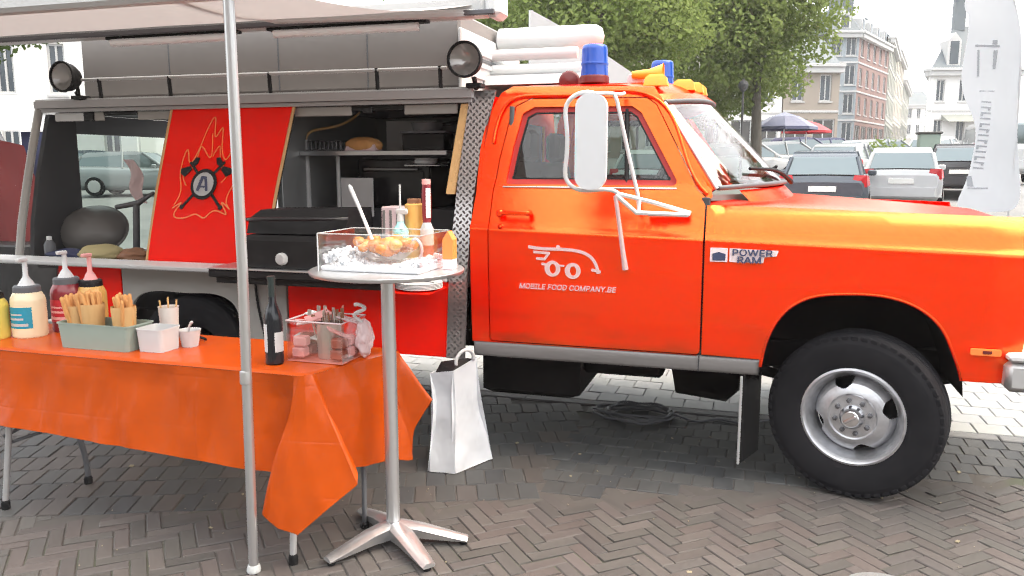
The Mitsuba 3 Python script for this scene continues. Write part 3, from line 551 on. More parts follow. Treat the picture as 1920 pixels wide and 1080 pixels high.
# inside of the body
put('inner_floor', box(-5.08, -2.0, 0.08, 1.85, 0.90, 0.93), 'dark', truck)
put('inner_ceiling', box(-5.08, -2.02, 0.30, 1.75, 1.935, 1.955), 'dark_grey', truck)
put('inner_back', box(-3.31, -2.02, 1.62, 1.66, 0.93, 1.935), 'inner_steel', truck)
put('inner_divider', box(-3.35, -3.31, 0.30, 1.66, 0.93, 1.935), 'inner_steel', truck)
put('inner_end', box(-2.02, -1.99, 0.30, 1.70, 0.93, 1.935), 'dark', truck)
put('rear_door', extr(Polygon([(0.06, 0.93), (0.50, 0.93), (0.50, 1.92), (0.285, 1.92), (0.16, 1.5), (0.09, 1.2)]), 0.035, (-5.12, 0, 0), 'yz'), 'dark', truck)
put('rear_window', tri([(-5.10, 0.5, 0.93), (-5.10, 1.69, 0.93), (-5.10, 1.69, 1.80), (-5.10, 0.5, 1.80)], [(0, 1, 2), (0, 2, 3)]), 'tinted_glass', truck)
put('rear_lintel', box(-5.12, -5.085, 0.50, 1.72, 1.80, 1.935), 'dark_grey', truck)
put('far_corner_post', box(-5.13, -5.06, 1.68, 1.76, 0.93, 1.94), 'dark_grey', truck)
put('far_wall', box(-4.2, -3.36, 1.70, 1.74, 0.66, 1.935), 'dark_grey', truck); put('far_wall', box(-5.10, -4.2, 1.70, 1.74, 0.66, 1.02), 'dark_grey', truck)
put('far_side', box(-5.10, -2.0, 1.78, 1.82, 0.55, 0.94), 'red_panel', truck)
ov = put('kitchen_counter', box(-3.28, -2.05, 0.70, 1.3, 0.93, 1.30), 'dark', truck)
put('shelf', box(-3.31, -2.29, 0.52, 0.72, 1.650, 1.668), 'steel', truck); put('shelf_edge', box(-3.31, -2.29, 0.505, 0.518, 1.640, 1.672), 'steel', truck)
put('shelf_post', tube([(-3.315, 0.60, 0.93), (-3.315, 0.60, 1.37), (-3.315, 0.60, 1.745)], [0.030, 0.024, 0.018], 10), 'grey_light', truck, True)
put('shelf_post', tube([(-3.085, 0.60, 0.93), (-3.085, 0.60, 1.66)], 0.014, 8), 'grey_light', truck, True)
put('water_pipe', tube(spline([(-3.315, 0.60, 1.745), (-3.30, 0.62, 1.79), (-3.20, 0.66, 1.82), (-3.10, 0.75, 1.86), (-3.05, 0.85, 1.93)], 20), 0.008, 8), 'tan', truck, True)
put('wall_board', box(-2.93, -2.56, 1.00, 1.02, 1.67, 1.88), 'white_soft', truck)
put('wall_board', box(-3.07, -2.84, 0.60, 0.615, 1.25, 1.50), 'white_soft', truck)
# roof box, rails, search lamps
rb = put('roof_box', box(-4.80, -2.12, 0.30, 1.45, 2.02, 2.44, 0.015), 'grey_panel', truck)
for x in (-4.1, -3.3, -2.7):
    put('roof_box_seam', box(x - 0.004, x + 0.004, 0.297, 0.302, 2.03, 2.42, 0.001), 'dark_grey', rb)
put('end_plate', box(-2.118, -2.098, 0.262, 1.42, 2.015, 2.345, 0.006), 'white_soft', rb)
for z in (2.10, 2.17, 2.24):
    put('end_rib', box(-2.10, -2.085, 0.42, 1.38, z - 0.012, z + 0.012, 0.004), 'white', rb)
put('end_slot', box(-2.099, -2.09, 0.50, 0.92, 2.195, 2.215, 0.002), 'dark_grey', rb)
rl = put('roof_rail', tube([(-4.76, 0.19, 2.128), (-2.16, 0.19, 2.118)], 0.010, 8), 'grey_light', truck, True)
for x in (-4.74, -4.56, -4.02, -3.3, -2.59, -2.2):
    put('stanchion', tube([(x, 0.20, 2.01), (x, 0.19, 2.13)], 0.012, 8), 'black', rl, True)
for x, y, z in ((-2.025, 0.12, 2.148), (-4.77, 0.12, 2.142)):
    s = put('search_lamp', lathe([(0.0, 0.10), (0.06, 0.09), (0.088, 0.04), (0.092, 0.0), (0.098, -0.004), (0.098, -0.022), (0.088, -0.024), (0.084, -0.010)], (x, y, z), 'y', 32), 'black', truck, 40)
    put('reflector', lathe([(0.085, -0.012), (0.06, 0.015), (0.03, 0.035), (0.0, 0.04)], (x, y, z), 'y', 28), 'lamp_glass', s, True)
    put('lens', lathe([(0.086, -0.014), (0.05, -0.020), (0.0, -0.022)], (x, y, z), 'y', 28), 'glass', s, True)
    put('bracket', cat([tube([(x + 0.03, y + 0.06, z - 0.09), (x + 0.03, y + 0.10, 2.0)], 0.014, 8), box(x - 0.02, x + 0.07, y + 0.06, y + 0.14, 2.005, 2.03)]), 'black', s)
# tubes and covers over the cab roof
put('roof_tube', lathe([(0.0, 0.0), (0.06, 0.0), (0.075, 0.012), (0.075, 0.60), (0.07, 0.64), (0.05, 0.67), (0.0, 0.685)], (-2.10, 0.95, 2.365), 'x', 24), 'white', truck, 50)
put('roof_tube', lathe([(0.0, 0.0), (0.035, 0.0), (0.035, 0.55), (0.0, 0.56)], (-2.10, 0.80, 2.255), 'x', 20), 'white_soft', truck, 50)
put('roof_tube', lathe([(0.0, 0.0), (0.035, 0.0), (0.035, 0.58), (0.0, 0.60)], (-2.10, 0.80, 2.165), 'x', 20), 'white', truck, 50)
put('roof_cover', hull([(-2.09, 0.62, 2.06), (-1.46, 0.62, 2.06), (-2.09, 1.4, 2.06), (-1.46, 1.4, 2.06), (-2.09, 0.66, 2.12), (-1.50, 0.66, 2.12), (-2.09, 1.4, 2.20), (-1.52, 1.4, 2.18), (-1.48, 0.9, 2.13), (-2.09, 0.9, 2.14)]), 'grey_light', truck)
put('roof_lens', lathe([(0.0, -0.02), (0.05, -0.012), (0.062, 0.0), (0.062, 0.02)], (-1.555, 0.60, 2.065), 'y', 20), 'dark_red', truck, True)
# hatch emblem: fire flames, two crossed axes and a round badge
def on_hatch(m, cx, cz, lift):
    v = m.vertices.copy(); v[:, 0] += cx + (v[:, 2]) * 0.06; v[:, 2] += cz; v[:, 1] = yv(v[:, 0], v[:, 2]) - 0.006 - lift + v[:, 1]; return tri(v, m.faces)
ex, ez = -3.745, 1.475
flame = [(-0.20, -0.14), (-0.17, -0.02), (-0.19, 0.08), (-0.16, 0.20), (-0.13, 0.12), (-0.08, 0.20), (-0.05, 0.30), (0.0, 0.40), (0.03, 0.28), (0.06, 0.33), (0.09, 0.20), (0.13, 0.14), (0.17, 0.24), (0.18, 0.10), (0.215, 0.02), (0.18, -0.08), (0.20, -0.15)]
fl = [stroke(spline(flame, 90), 0.007), stroke(spline([(-0.21, -0.16), (-0.15, -0.13), (-0.19, -0.20), (-0.10, -0.215), (-0.02, -0.195), (0.03, -0.215), (0.10, -0.17), (0.19, -0.19), (0.15, -0.13), (0.21, -0.16)], 60), 0.008),
      stroke(spline([(-0.13, -0.02), (-0.15, 0.06), (-0.10, 0.10), (-0.06, 0.22), (-0.02, 0.18), (0.0, 0.30)], 40), 0.006), stroke(spline([(0.12, 0.0), (0.15, 0.07), (0.10, 0.12), (0.07, 0.22), (0.03, 0.16)], 40), 0.006)]
put('flame_outline', on_hatch(cat([extr(g, 0.002) for g in fl]), ex, ez, 0.004), 'amber_dull', hatch)
axes = []
for s in (-1, 1):
    axes.append(stroke([(s * -0.125, 0.125), (s * 0.14, -0.15)], 0.016))
    axes.append(Point(s * 0.14, -0.15).buffer(0.014))
    axes.append(rpoly([(s * -0.185, 0.055), (s * -0.150, 0.035), (s * -0.105, 0.08), (s * -0.12, 0.10), (s * -0.145, 0.095), (s * -0.185, 0.085)], 0.004))
    axes.append(rpoly([(s * -0.11, 0.125), (s * -0.085, 0.155), (s * -0.06, 0.15), (s * -0.07, 0.115), (s * -0.09, 0.10)], 0.004))
put('crossed_axes', on_hatch(cat([extr(g, 0.003) for g in axes]), ex, ez, 0.006), 'black', hatch)
put('badge_ring', on_hatch(extr(Point(0, -0.01).buffer(0.093), 0.003), ex, ez, 0.010), 'black', hatch)
put('badge_disc', on_hatch(extr(Point(0, -0.01).buffer(0.072), 0.003), ex, ez, 0.013), 'grey_light', hatch)
put('badge_mark', on_hatch(cat([extr(stroke([(-0.035, -0.05), (-0.012, 0.03), (0.0, 0.03)], 0.020), 0.003), extr(stroke([(0.032, -0.05), (0.012, 0.03), (0.0, 0.03)], 0.016), 0.0035), extr(stroke([(-0.02, -0.025), (0.022, -0.025)], 0.01), 0.004)]), ex, ez, 0.017), 'badge_dark', hatch)
# counters folded out of the hatches
put('serving_counter', box(-3.40, -2.32, -0.34, 0.0, 0.962, 1.005, 0.006), 'black', truck)
put('serving_counter_trim', box(-3.40, -2.32, -0.347, -0.02, 1.006, 1.016, 0.003), 'alu', truck)
put('counter_skirt', box(-3.38, -2.34, -0.30, 0.0, 0.925, 0.960, 0.004), 'black', truck)
put('serving_counter', box(-5.55, -3.42, -0.22, 0.0, 0.966, 0.992, 0.006), 'grey_light', truck)

# ------------------------------------------------------------------ awning
aw = thing('awning', 'pale awning pulled out from the truck roof, held up by a thin metal pole', 'awning')
put('case', box(-6.4, -1.86, -0.03, 0.12, 2.352, 2.452, 0.02), 'grey_light', aw)
put('case_cap', cat([box(-1.858, -1.775, -0.045, 0.13, 2.335, 2.465, 0.03)]), 'white', aw)
put('case_lip', box(-6.4, -1.80, -0.06, -0.032, 2.345, 2.372, 0.004), 'steel_dark', aw)
def canopy(u, v):
    x = -6.4 + u * (4.47 - 0.22 * v); y = -0.03 - v * 1.54; z = 2.40 - 0.215 * v - 0.05 * np.sin(np.pi * v) + 0.004 * np.sin(u * 40) * v
    return x, y, z
put('canopy', grid(canopy, np.linspace(0, 1, 60), np.linspace(0, 1, 20)), 'awning_cloth', aw, True)
put('lead_rail', box(-6.4, -2.13, -1.625, -1.55, 2.158, 2.24, 0.015), 'grey_light', aw)
put('folding_arm', cat([tube([(-1.92, -0.02, 2.36), (-2.85, -0.42, 2.31), ], 0.022, 8), tube([(-2.85, -0.42, 2.31), (-2.55, -1.56, 2.19)], 0.02, 8)]), 'white_soft', aw)
for x0, x1 in ((-4.25, -3.42), (-3.12, -2.24)):
    l = put('strip_lamp', box(x0 - 0.06, x1 + 0.04, 0.0, 0.06, 2.335, 2.351, 0.003), 'black', aw)
    put('tube', tube([(x0, -0.01, 2.312), (x1, -0.01, 2.312)], 0.022, 10), 'lamp_white', l, True)
pl = put('pole', tube([(-2.377, -1.471, -0.055), (-2.315, -1.53, 1.2), (-2.265, -1.60, 2.20)], [0.0200, 0.0200, 0.0200], 14), 'alu', aw, True)
put('foot', lathe([(0, 0), (0.027, 0.0), (0.029, 0.012), (0.023, 0.03), (0.0, 0.03)], (-2.377, -1.471, -0.065), 'z', 16), 'grey_light', pl, 40)
put('pole_collar', lathe([(0.0205, 0), (0.0235, 0.004), (0.0235, 0.05), (0.0205, 0.055)], (-2.339, -1.511, 0.74), 'z', 16), 'alu', pl, 40)

# ------------------------------------------------------------------ folding table and its cloth
at_place(-0.104, 0.119, 0)
TZ = 0.812
ft = thing('folding_table', 'folding table with grey steel tube legs under the orange cloth', 'table')
put('table_top', box(-3.92, -2.09, -1.44, -0.93, TZ - 0.035, TZ - 0.004, 0.01), 'grey_light', ft)
def leg(name, top, foot, m):
    k = put('leg', tube([top, foot + np.array([0, 0, 0.03])], 0.0145, 12), m, ft, True)
    put('foot_cap', lathe([(0, 0), (0.019, 0), (0.020, 0.03), (0.0155, 0.045)], tuple(foot), 'z', 14), 'black', k, 40)
leg('leg', (-2.17, -1.40, 0.74), np.array((-2.152, -1.488, 0.0)), 'alu_dull'); leg('leg', (-3.70, -1.38, 0.74), np.array((-3.782, -1.42, 0.0)), 'alu_dull')
lk = put('leg', tube(spline([(-3.70, -0.98, 0.74), (-3.74, -1.0, 0.50), (-3.70, -1.05, 0.34), (-3.655, -1.06, 0.18), (-3.645, -1.055, 0.03)], 20), 0.014, 10), 'dark_grey', ft, True)
put('foot_cap', lathe([(0, 0), (0.02, 0), (0.021, 0.03), (0.015, 0.045)], (-3.645, -1.055, 0.0), 'z', 14), 'black', lk, 40)
lk = put('leg', tube(spline([(-2.16, -0.98, 0.74), (-2.14, -1.0, 0.5), (-2.06, -1.05, 0.36), (-2.025, -1.09, 0.24), (-2.026, -1.093, 0.03)], 20), 0.012, 10), 'dark_grey', ft, True)
put('foot_cap', lathe([(0, 0), (0.02, 0), (0.021, 0.02), (0.013, 0.03)], (-2.026, -1.093, 0.0), 'z', 14), 'black', lk, 40)
put('leg_brace', tube([(-3.775, -1.40, 0.36), (-3.68, -1.02, 0.46)], 0.010, 8), 'dark_grey', ft, True)
put('leg_brace', tube(spline([(-3.772, -1.40, 0.32), (-3.55, -1.22, 0.385), (-3.20, -1.18, 0.44)], 12), 0.009, 8), 'dark_grey', ft, True)
put('leg_brace', tube([(-3.76, -1.39, 0.44), (-3.60, -1.0, 0.50)], 0.020, 8), 'dark_grey', ft, True)
def fan(P0, bottom, nu=60, nv=24, lip=0.02, wave=None):
    b = np.array(bottom, float); t = np.r_[0, np.cumsum(np.linalg.norm(np.diff(b, axis=0), axis=1))]; tt = np.linspace(0, t[-1], nu)
    B = np.stack([np.interp(tt, t, b[:, k]) for k in range(3)], 1); Bs = B.copy()
    for _ in range(3): Bs[1:-1] = 0.25 * Bs[:-2] + 0.5 * Bs[1:-1] + 0.25 * Bs[2:]
    return Bs
def ruled(top, bot, nv=22, nu=80, belly=0.0, wave=0.0, seed=0, soft=4):
    """cloth hanging between a top line and a bottom line"""
    def res(q):
        q = np.array(q, float); t = np.r_[0, np.cumsum(np.linalg.norm(np.diff(q, axis=0), axis=1))]; t = t / t[-1]
        return np.stack([np.interp(np.linspace(0, 1, nu), t, q[:, k]) for k in range(3)], 1)
    A, B = res(top), res(bot)
    for _ in range(soft): A[1:-1] = (A[:-2] + 2 * A[1:-1] + A[2:]) / 4; B[1:-1] = (B[:-2] + 2 * B[1:-1] + B[2:]) / 4
    v = np.linspace(0, 1, nv)[None, :, None]; P = A[:, None] * (1 - v) + B[:, None] * v
    d = np.gradient(A, axis=0)[:, None] + np.gradient(B, axis=0)[:, None]; nrm = np.cross(d, (B - A)[:, None]); nrm = nrm / (np.linalg.norm(nrm, axis=2, keepdims=True) + 1e-9)
    w = meshkit.fbm(P * np.array([5, 5, 1.6]), 3, seed) - 0.5
    P = P + nrm * (wave * w[..., None] * np.minimum(1, v * 4) + belly * np.sin(np.pi * v ** 0.8))
    m_, n_ = nu, nv; i, j = np.meshgrid(np.arange(m_ - 1), np.arange(n_ - 1), indexing='ij'); a = (i * n_ + j).ravel()
    return tri(P.reshape(-1, 3), np.vstack([np.stack([a, a + n_, a + n_ + 1], 1), np.stack([a, a + n_ + 1, a + 1], 1)]))
C0 = (-2.085, -1.452, TZ)
def top_sheet(u, v):
    y = -1.455 + v * 0.535; xr = np.interp(v, [0, 0.1, 0.8, 1], [-2.085, -2.07, -1.945, -1.945]); x = -4.0 + u * (xr + 4.0)
    z = TZ + 0.004 * (meshkit.fbm(np.stack([x * 3, y * 3, 0 * x], -1), 3, 4) - 0.5)
    edge = np.minimum(np.minimum(v, 1 - v) * 0.535, (1 - u) * 1.9); z = z - 0.010 * np.maximum(0, 1 - edge / 0.02) ** 2
    return x, y, z
us = np.r_[np.linspace(0, 0.97, 70), np.linspace(0.975, 1, 8)]; vs_ = np.r_[np.linspace(0, 0.04, 6), np.linspace(0.07, 0.93, 18), np.linspace(0.96, 1, 6)]
pieces = [grid(top_sheet, us, vs_)]
pieces.append(ruled([(-4.0, -1.458, TZ - 0.011), (-3.0, -1.458, TZ - 0.011), (-2.10, -1.458, TZ - 0.011)], [(-4.0, -1.50, 0.47), (-3.63, -1.50, 0.458), (-2.8, -1.505, 0.418), (-2.30, -1.49, 0.39), (-2.14, -1.47, 0.38)], 34, 160, 0.012, 0.085, 5))
# the corner hangs as a folded kite
pieces.append(ruled([(-2.13, -1.462, TZ - 0.011), (-2.10, -1.464, TZ - 0.008), (-2.083, -1.455, TZ - 0.006), (-2.068, -1.425, TZ - 0.008), (-2.062, -1.40, TZ - 0.011)],
                    [(-2.20, -1.46, 0.40), (-2.255, -1.53, 0.262), (-2.245, -1.56, 0.238), (-2.16, -1.575, 0.195), (-2.075, -1.57, 0.175), (-1.95, -1.53, 0.29), (-1.835, -1.50, 0.392), (-1.845, -1.47, 0.42), (-1.97, -1.30, 0.35)], 30, 110, 0.0, 0.06, 9, 0))
pieces.append(ruled([(-2.068, -1.41, TZ - 0.011), (-2.02, -1.25, TZ - 0.011), (-1.945, -1.02, TZ - 0.011), (-1.90, -0.955, TZ - 0.012)],
                    [(-2.03, -1.30, 0.36), (-1.965, -1.18, 0.335), (-1.91, -1.05, 0.325), (-1.855, -0.98, 0.30), (-1.838, -0.965, 0.30)], 28, 90, -0.008, 0.06, 13))
pieces.append(ruled([(-1.945, -0.99, TZ - 0.010), (-1.92, -0.96, TZ - 0.010), (-1.92, -0.92, TZ - 0.010), (-1.95, -0.915, TZ - 0.011)],
                    [(-1.84, -0.97, 0.30), (-1.835, -0.96, 0.44), (-1.745, -0.93, 0.595), (-1.80, -0.86, 0.52), (-1.95, -0.86, 0.40)], 18, 40, 0.0, 0.02, 17))
cl = cat(pieces)
solo('tablecloth', cl, 'orange_cloth', 'orange cloth spread over the long table, its corner hanging in a point', 'tablecloth', smooth=True)

# ------------------------------------------------------------------ things on the orange table
M('jar_cream', (0.72, 0.62, 0.42), 0.3, clearcoat=0.6); M('jar_red', (0.20, 0.012, 0.02), 0.25, clearcoat=0.6); M('jar_yellow', (0.62, 0.50, 0.10), 0.3); M('jar_honey', (0.62, 0.36, 0.10), 0.3)
M('label_teal', (0.02, 0.25, 0.36), 0.5); M('label_red', (0.45, 0.02, 0.03), 0.5); M('pink', (0.72, 0.35, 0.33), 0.5); M('bin_green', (0.24, 0.30, 0.26), 0.45)
M('bread', proc(lambda p, n, uv: mix((0.68, 0.36, 0.13), (0.50, 0.22, 0.07), fbm(p.x * 40, p.y * 40, p.z * 12))), 0.7)
M('cup_clear', (0.60, 0.56, 0.52), 0.3, spec_trans=0.0); M('bottle_dark', (0.010, 0.012, 0.016), 0.12); M('foil', (0.02, 0.03, 0.03), 0.25)
M('plastic_pink', (0.55, 0.20, 0.16), 0.25); M('pack', (0.70, 0.55, 0.56), 0.35); M('cutlery', (0.55, 0.50, 0.45), 0.3, 0.7)
M('orange_fruit', proc(lambda p, n, uv: mix((0.62, 0.24, 0.04), (0.50, 0.12, 0.025), fbm(p.x * 50, p.y * 50, p.z * 50))), 0.4)
M('ice', (0.60, 0.62, 0.65), 0.25); M('teal_bottle', (0.30, 0.62, 0.60), 0.2); M('orange_carton', (0.82, 0.24, 0.06), 0.45); M('brown', (0.22, 0.10, 0.05), 0.6); M('sack', (0.34, 0.29, 0.15), 0.9); M('navy', (0.03, 0.035, 0.08), 0.8)
def jar(x, y, r, h, m, lm, label, pump=0.115):
    j = thing('sauce_jar', label, 'sauce jar')
    put('jar', lathe([(0, 0), (r * 0.94, 0), (r, 0.008), (r, h * 0.78), (r * 0.96, h * 0.86), (r * 0.82, h * 0.95), (r * 0.72, h)], (x, y, TZ + 0.001), 'z', 32), m, j, 40)
    if lm:
        a = np.linspace(math.radians(-150), math.radians(-20), 20)
        def lb(u, v): return x + (r + 0.0012) * np.cos(math.radians(-148) + u * math.radians(115)), y + (r + 0.0012) * np.sin(math.radians(-148) + u * math.radians(115)), TZ + h * (0.22 + 0.46 * v)
        k = put('label', grid(lb, np.linspace(0, 1, 20), np.linspace(0, 1, 4)), lm, j, True)
        for q, (v0, v1, u0, u1) in enumerate([(0.62, 0.70, 0.3, 0.72), (0.40, 0.50, 0.26, 0.76), (0.10, 0.24, 0.12, 0.88)]):
            def st(u, v): 
                a = math.radians(-148) + (u0 + (u1 - u0) * u) * math.radians(115)
                return x + (r + 0.002) * np.cos(a), y + (r + 0.002) * np.sin(a), TZ + h * (0.22 + 0.46 * (v0 + (v1 - v0) * v))
            put('label_stripe', grid(st, np.linspace(0, 1, 12), np.linspace(0, 1, 2)), 'pink' if lm == 'label_red' else 'grey_light', k, True)
    lid = put('lid', lathe([(r * 0.78, 0), (r * 0.78, 0.025), (r * 0.70, 0.032), (0, 0.034)], (x, y, TZ + h - 0.004), 'z', 28), 'dark_grey' if lm != None else 'black', j, 40)
    put('pump', cat([lathe([(r * 0.5, 0), (r * 0.36, 0.02), (0.012, 0.045), (0.011, pump), (0.0, pump + 0.004)], (x, y, TZ + h + 0.028), 'z', 20), box(x - 0.01, x + 0.013, y - 0.045, y + 0.012, TZ + h + 0.03 + pump, TZ + h + 0.048 + pump, 0.004)]), 'pink' if m == 'jar_honey' else 'white', j, 40)
jar(-3.775, -1.20, 0.078, 0.225, 'jar_cream', 'label_teal', 'cream sauce jar with a teal label and white pump')
jar(-3.705, -1.03, 0.078, 0.245, 'jar_red', 'label_red', 'dark red sauce jar with a white pump')
jar(-3.60, -0.98, 0.07, 0.23, 'jar_honey', None, 'honey coloured sauce jar behind the bundles of bread sticks')
jar(-3.905, -1.30, 0.08, 0.20, 'jar_yellow', None, 'pale yellow sauce jar cut by the left picture edge')
def tub(x0, x1, y0, y1, z0, h, t, flare, m, parent, name='tub', rim=0.006):
    o = [(x0, y0), (x1, y0), (x1, y1), (x0, y1)]
    outer = rrect(x0, x1, y0, y1, 0.02); inn = outer.buffer(-t)
    a = np.array(outer.exterior.coords)[:-1]; b = np.array(inn.exterior.coords)[:-1]; c = np.array([(x0 + x1) / 2, (y0 + y1) / 2])
    up = lambda q, s: c + (q - c) * s
    ring = lambda q, z, s: np.c_[up(q, s), np.full(len(q), z)]
    L = [ring(a, z0, 0.96), ring(a, z0 + h - rim, 1 + flare), ring(a, z0 + h - rim, 1.03 + flare), ring(a, z0 + h, 1.03 + flare), ring(a, z0 + h, 0.99 + flare), ring(a, z0 + 0.006, 0.94)]
    v, f, n = np.vstack(L), [], len(a)
    for k in range(len(L) - 1):
        for j in range(n):
            q = (k * n + j, k * n + (j + 1) % n, (k + 1) * n + (j + 1) % n, (k + 1) * n + j); f += [(q[0], q[1], q[2]), (q[0], q[2], q[3])]
    v = np.vstack([v, [[*c, z0], [*c, z0 + 0.006]]])
    for j in range(n): f += [(len(v) - 2, (j + 1) % n, j), (len(v) - 1, (len(L) - 1) * n + j, (len(L) - 1) * n + (j + 1) % n)]
    return put(name, tri(v, f), m, parent, 30)
k = tub(-3.43, -3.035, -1.365, -1.20, TZ + 0.001, 0.118, 0.006, 0.02, 'bin_green', None, 'plastic_tub'); labels[k] = {'label': 'grey green plastic tub holding bundles of bread sticks', 'category': 'tub'}
def bundle(name, cx, cy, n, h, rad, tilt, label, seed, z0=TZ + 0.012):
    b = thing('bread_sticks', label, 'bread sticks', 'bundles of bread sticks in the tub'); r = rnd(seed)
    for i in range(n):
        a, q = r.uniform(0, 6.28), rad * math.sqrt(r.uniform(0, 1)); x, y = cx + q * math.cos(a), cy + q * 0.8 * math.sin(a); hh = h * r.uniform(0.9, 1.03)
        tx, ty = tilt + r.normal(0, 0.02) + (x - cx) * 0.35, r.normal(0, 0.02)
        put('stick', tube([(x, y, z0), (x + tx * 0.5, y + ty * 0.5, z0 + hh * 0.5), (x + tx, y + ty, z0 + hh - 0.006), (x + tx, y + ty, z0 + hh)], [0.0075, 0.0085, 0.0085, 0.004], 7), 'bread', b, 50)
    put('wrap', lathe([(rad * 1.12, 0.0), (rad * 1.3, h * 0.42), (rad * 1.28, h * 0.5)], (cx + tilt * 0.25, cy, z0 + h * 0.28), 'z', 20), 'tan', b, 50)
bundle('a', -3.385, -1.285, 15, 0.225, 0.035, -0.035, 'bundle of bread sticks leaning left in the tub, beside the red jar', 1)
bundle('b', -3.295, -1.28, 18, 0.24, 0.040, -0.02, 'wide middle bundle of bread sticks in the tub', 2)
bundle('c', -3.125, -1.28, 18, 0.235, 0.042, 0.0, 'bundle of bread sticks at the right end of the tub, topped with white', 3)
k = tub(-3.02, -2.885, -1.33, -1.20, TZ + 0.001, 0.105, 0.004, 0.05, 'white_soft', None, 'paper_tray'); labels[k] = {'label': 'small white paper box beside the plastic tub', 'category': 'box'}
cp = thing('cup', 'pale cup of wooden stirrers behind the white paper box', 'cup')
put('body', lathe([(0, 0), (0.038, 0), (0.046, 0.165), (0.048, 0.168), (0.044, 0.166), (0.037, 0.01)], (-3.03, -1.10, TZ + 0.001), 'z', 24), 'cup_clear', cp, 40)
for i in range(5): put('stirrer', tube([(-3.03 + 0.01 * (i - 2), -1.10 + 0.008 * ((i * 2) % 3 - 1), TZ + 0.02), (-3.03 + 0.016 * (i - 2), -1.10 + 0.02 * ((i * 2) % 3 - 1), TZ + 0.20 + 0.01 * (i % 2))], 0.004, 6), 'tan', cp)
dp = thing('dip_bowl', 'little white bowl with a spoon at the right of the paper box', 'bowl')
put('body', lathe([(0, 0), (0.036, 0), (0.05, 0.075), (0.052, 0.078), (0.047, 0.076), (0.034, 0.01)], (-2.865, -1.165, TZ + 0.001), 'z', 24), 'white_soft', dp, 40)
put('spoon', tube([(-2.88, -1.165, TZ + 0.03), (-2.845, -1.19, TZ + 0.10), (-2.82, -1.20, TZ + 0.125)], [0.008, 0.005, 0.007], 8), 'white', dp, True)
solo('fork', tube(spline([(-2.97, -1.02, TZ + 0.008), (-2.93, -1.03, TZ + 0.012), (-2.86, -1.06, TZ + 0.01)], 10), [0.006] * 10, 6), 'black', 'black plastic fork lying behind the paper box', 'fork', smooth=True)
wb = thing('wine_bottle', 'dark wine bottle with a blank white label on the orange cloth', 'wine bottle')
bx, by = -2.30, -1.335
put('glass', lathe([(0, 0), (0.036, 0), (0.038, 0.006), (0.038, 0.185), (0.036, 0.205), (0.026, 0.235), (0.0165, 0.262), (0.0145, 0.30), (0.0145, 0.31)], (bx, by, TZ + 0.001), 'z', 32), 'bottle_dark', wb, True)
put('foil', lathe([(0.0152, 0.0), (0.0155, 0.085), (0.017, 0.086), (0.017, 0.10), (0.0, 0.102)], (bx, by, TZ + 0.275), 'z', 24), 'foil', wb, 40)
def wl(a0, a1, z0, z1): return grid(lambda u, v: (bx + 0.0388 * np.cos(np.radians(a0 + (a1 - a0) * u)), by + 0.0388 * np.sin(np.radians(a0 + (a1 - a0) * u)), TZ + z0 + (z1 - z0) * v), np.linspace(0, 1, 16), np.linspace(0, 1, 3))
put('label', wl(-185, -98, 0.055, 0.175), 'white_soft', wb, True); put('label', wl(-52, 40, 0.055, 0.14), 'white_soft', wb, True)
# clear box of cutlery
cb = thing('clear_box', 'clear plastic box holding a steel cutlery pot and packets', 'plastic box')
X0, X1, Y0, Y1 = -2.275, -2.01, -1.28, -1.06
for n_, q in (('wall', box(X0, X1, Y0, Y0 + 0.003, TZ + 0.004, TZ + 0.175, 0.001)), ('wall', box(X0, X1, Y1 - 0.003, Y1, TZ + 0.004, TZ + 0.175, 0.001)), ('wall', box(X0, X0 + 0.003, Y0 + 0.003, Y1 - 0.003, TZ + 0.004, TZ + 0.175, 0.001)), ('wall', box(X1 - 0.003, X1, Y0 + 0.003, Y1 - 0.003, TZ + 0.004, TZ + 0.175, 0.001))):
    put('wall', q, 'acrylic', cb)
put('base', box(X0, X1, Y0, Y1, TZ + 0.0005, TZ + 0.0035, 0.001), 'plastic_pink', cb)
put('rim', cat([tube([(X0, Y0, TZ + 0.176), (X1, Y0, TZ + 0.176), (X1, Y1, TZ + 0.176), (X0, Y1, TZ + 0.176), (X0, Y0, TZ + 0.176)], 0.004, 6)]), 'pack', cb, True)
cpot = thing('cutlery_pot', 'steel pot packed with knives and forks inside the clear box', 'cutlery pot')
put('pot', lathe([(0, 0), (0.055, 0), (0.060, 0.15), (0.062, 0.153), (0.057, 0.15), (0.052, 0.01)], (-2.125, -1.17, TZ + 0.005), 'z', 28), 'cutlery', cpot, 40)
r_ = rnd(5)
for i in range(26):
    a = i * 2.4; q = 0.046 * math.sqrt((i + 1) / 26); dx, dy = r_.normal(0, 0.022, 2)
    x, y = -2.125 + q * math.cos(a), -1.17 + q * math.sin(a); hh = r_.uniform(0.17, 0.205)
    put('fork', cat([tube([(x, y, TZ + 0.02), (x + dx, y + dy, TZ + hh)], 0.003, 6), obox((x + dx * 1.05, y + dy * 1.05, TZ + hh + 0.006), (0.016, 0.004, 0.03), rz=a)]), 'cutlery' if i % 3 else 'brown', cpot)
pk = thing('napkin_packets', 'pink and white wrapped packets piled in the clear box', 'packets')
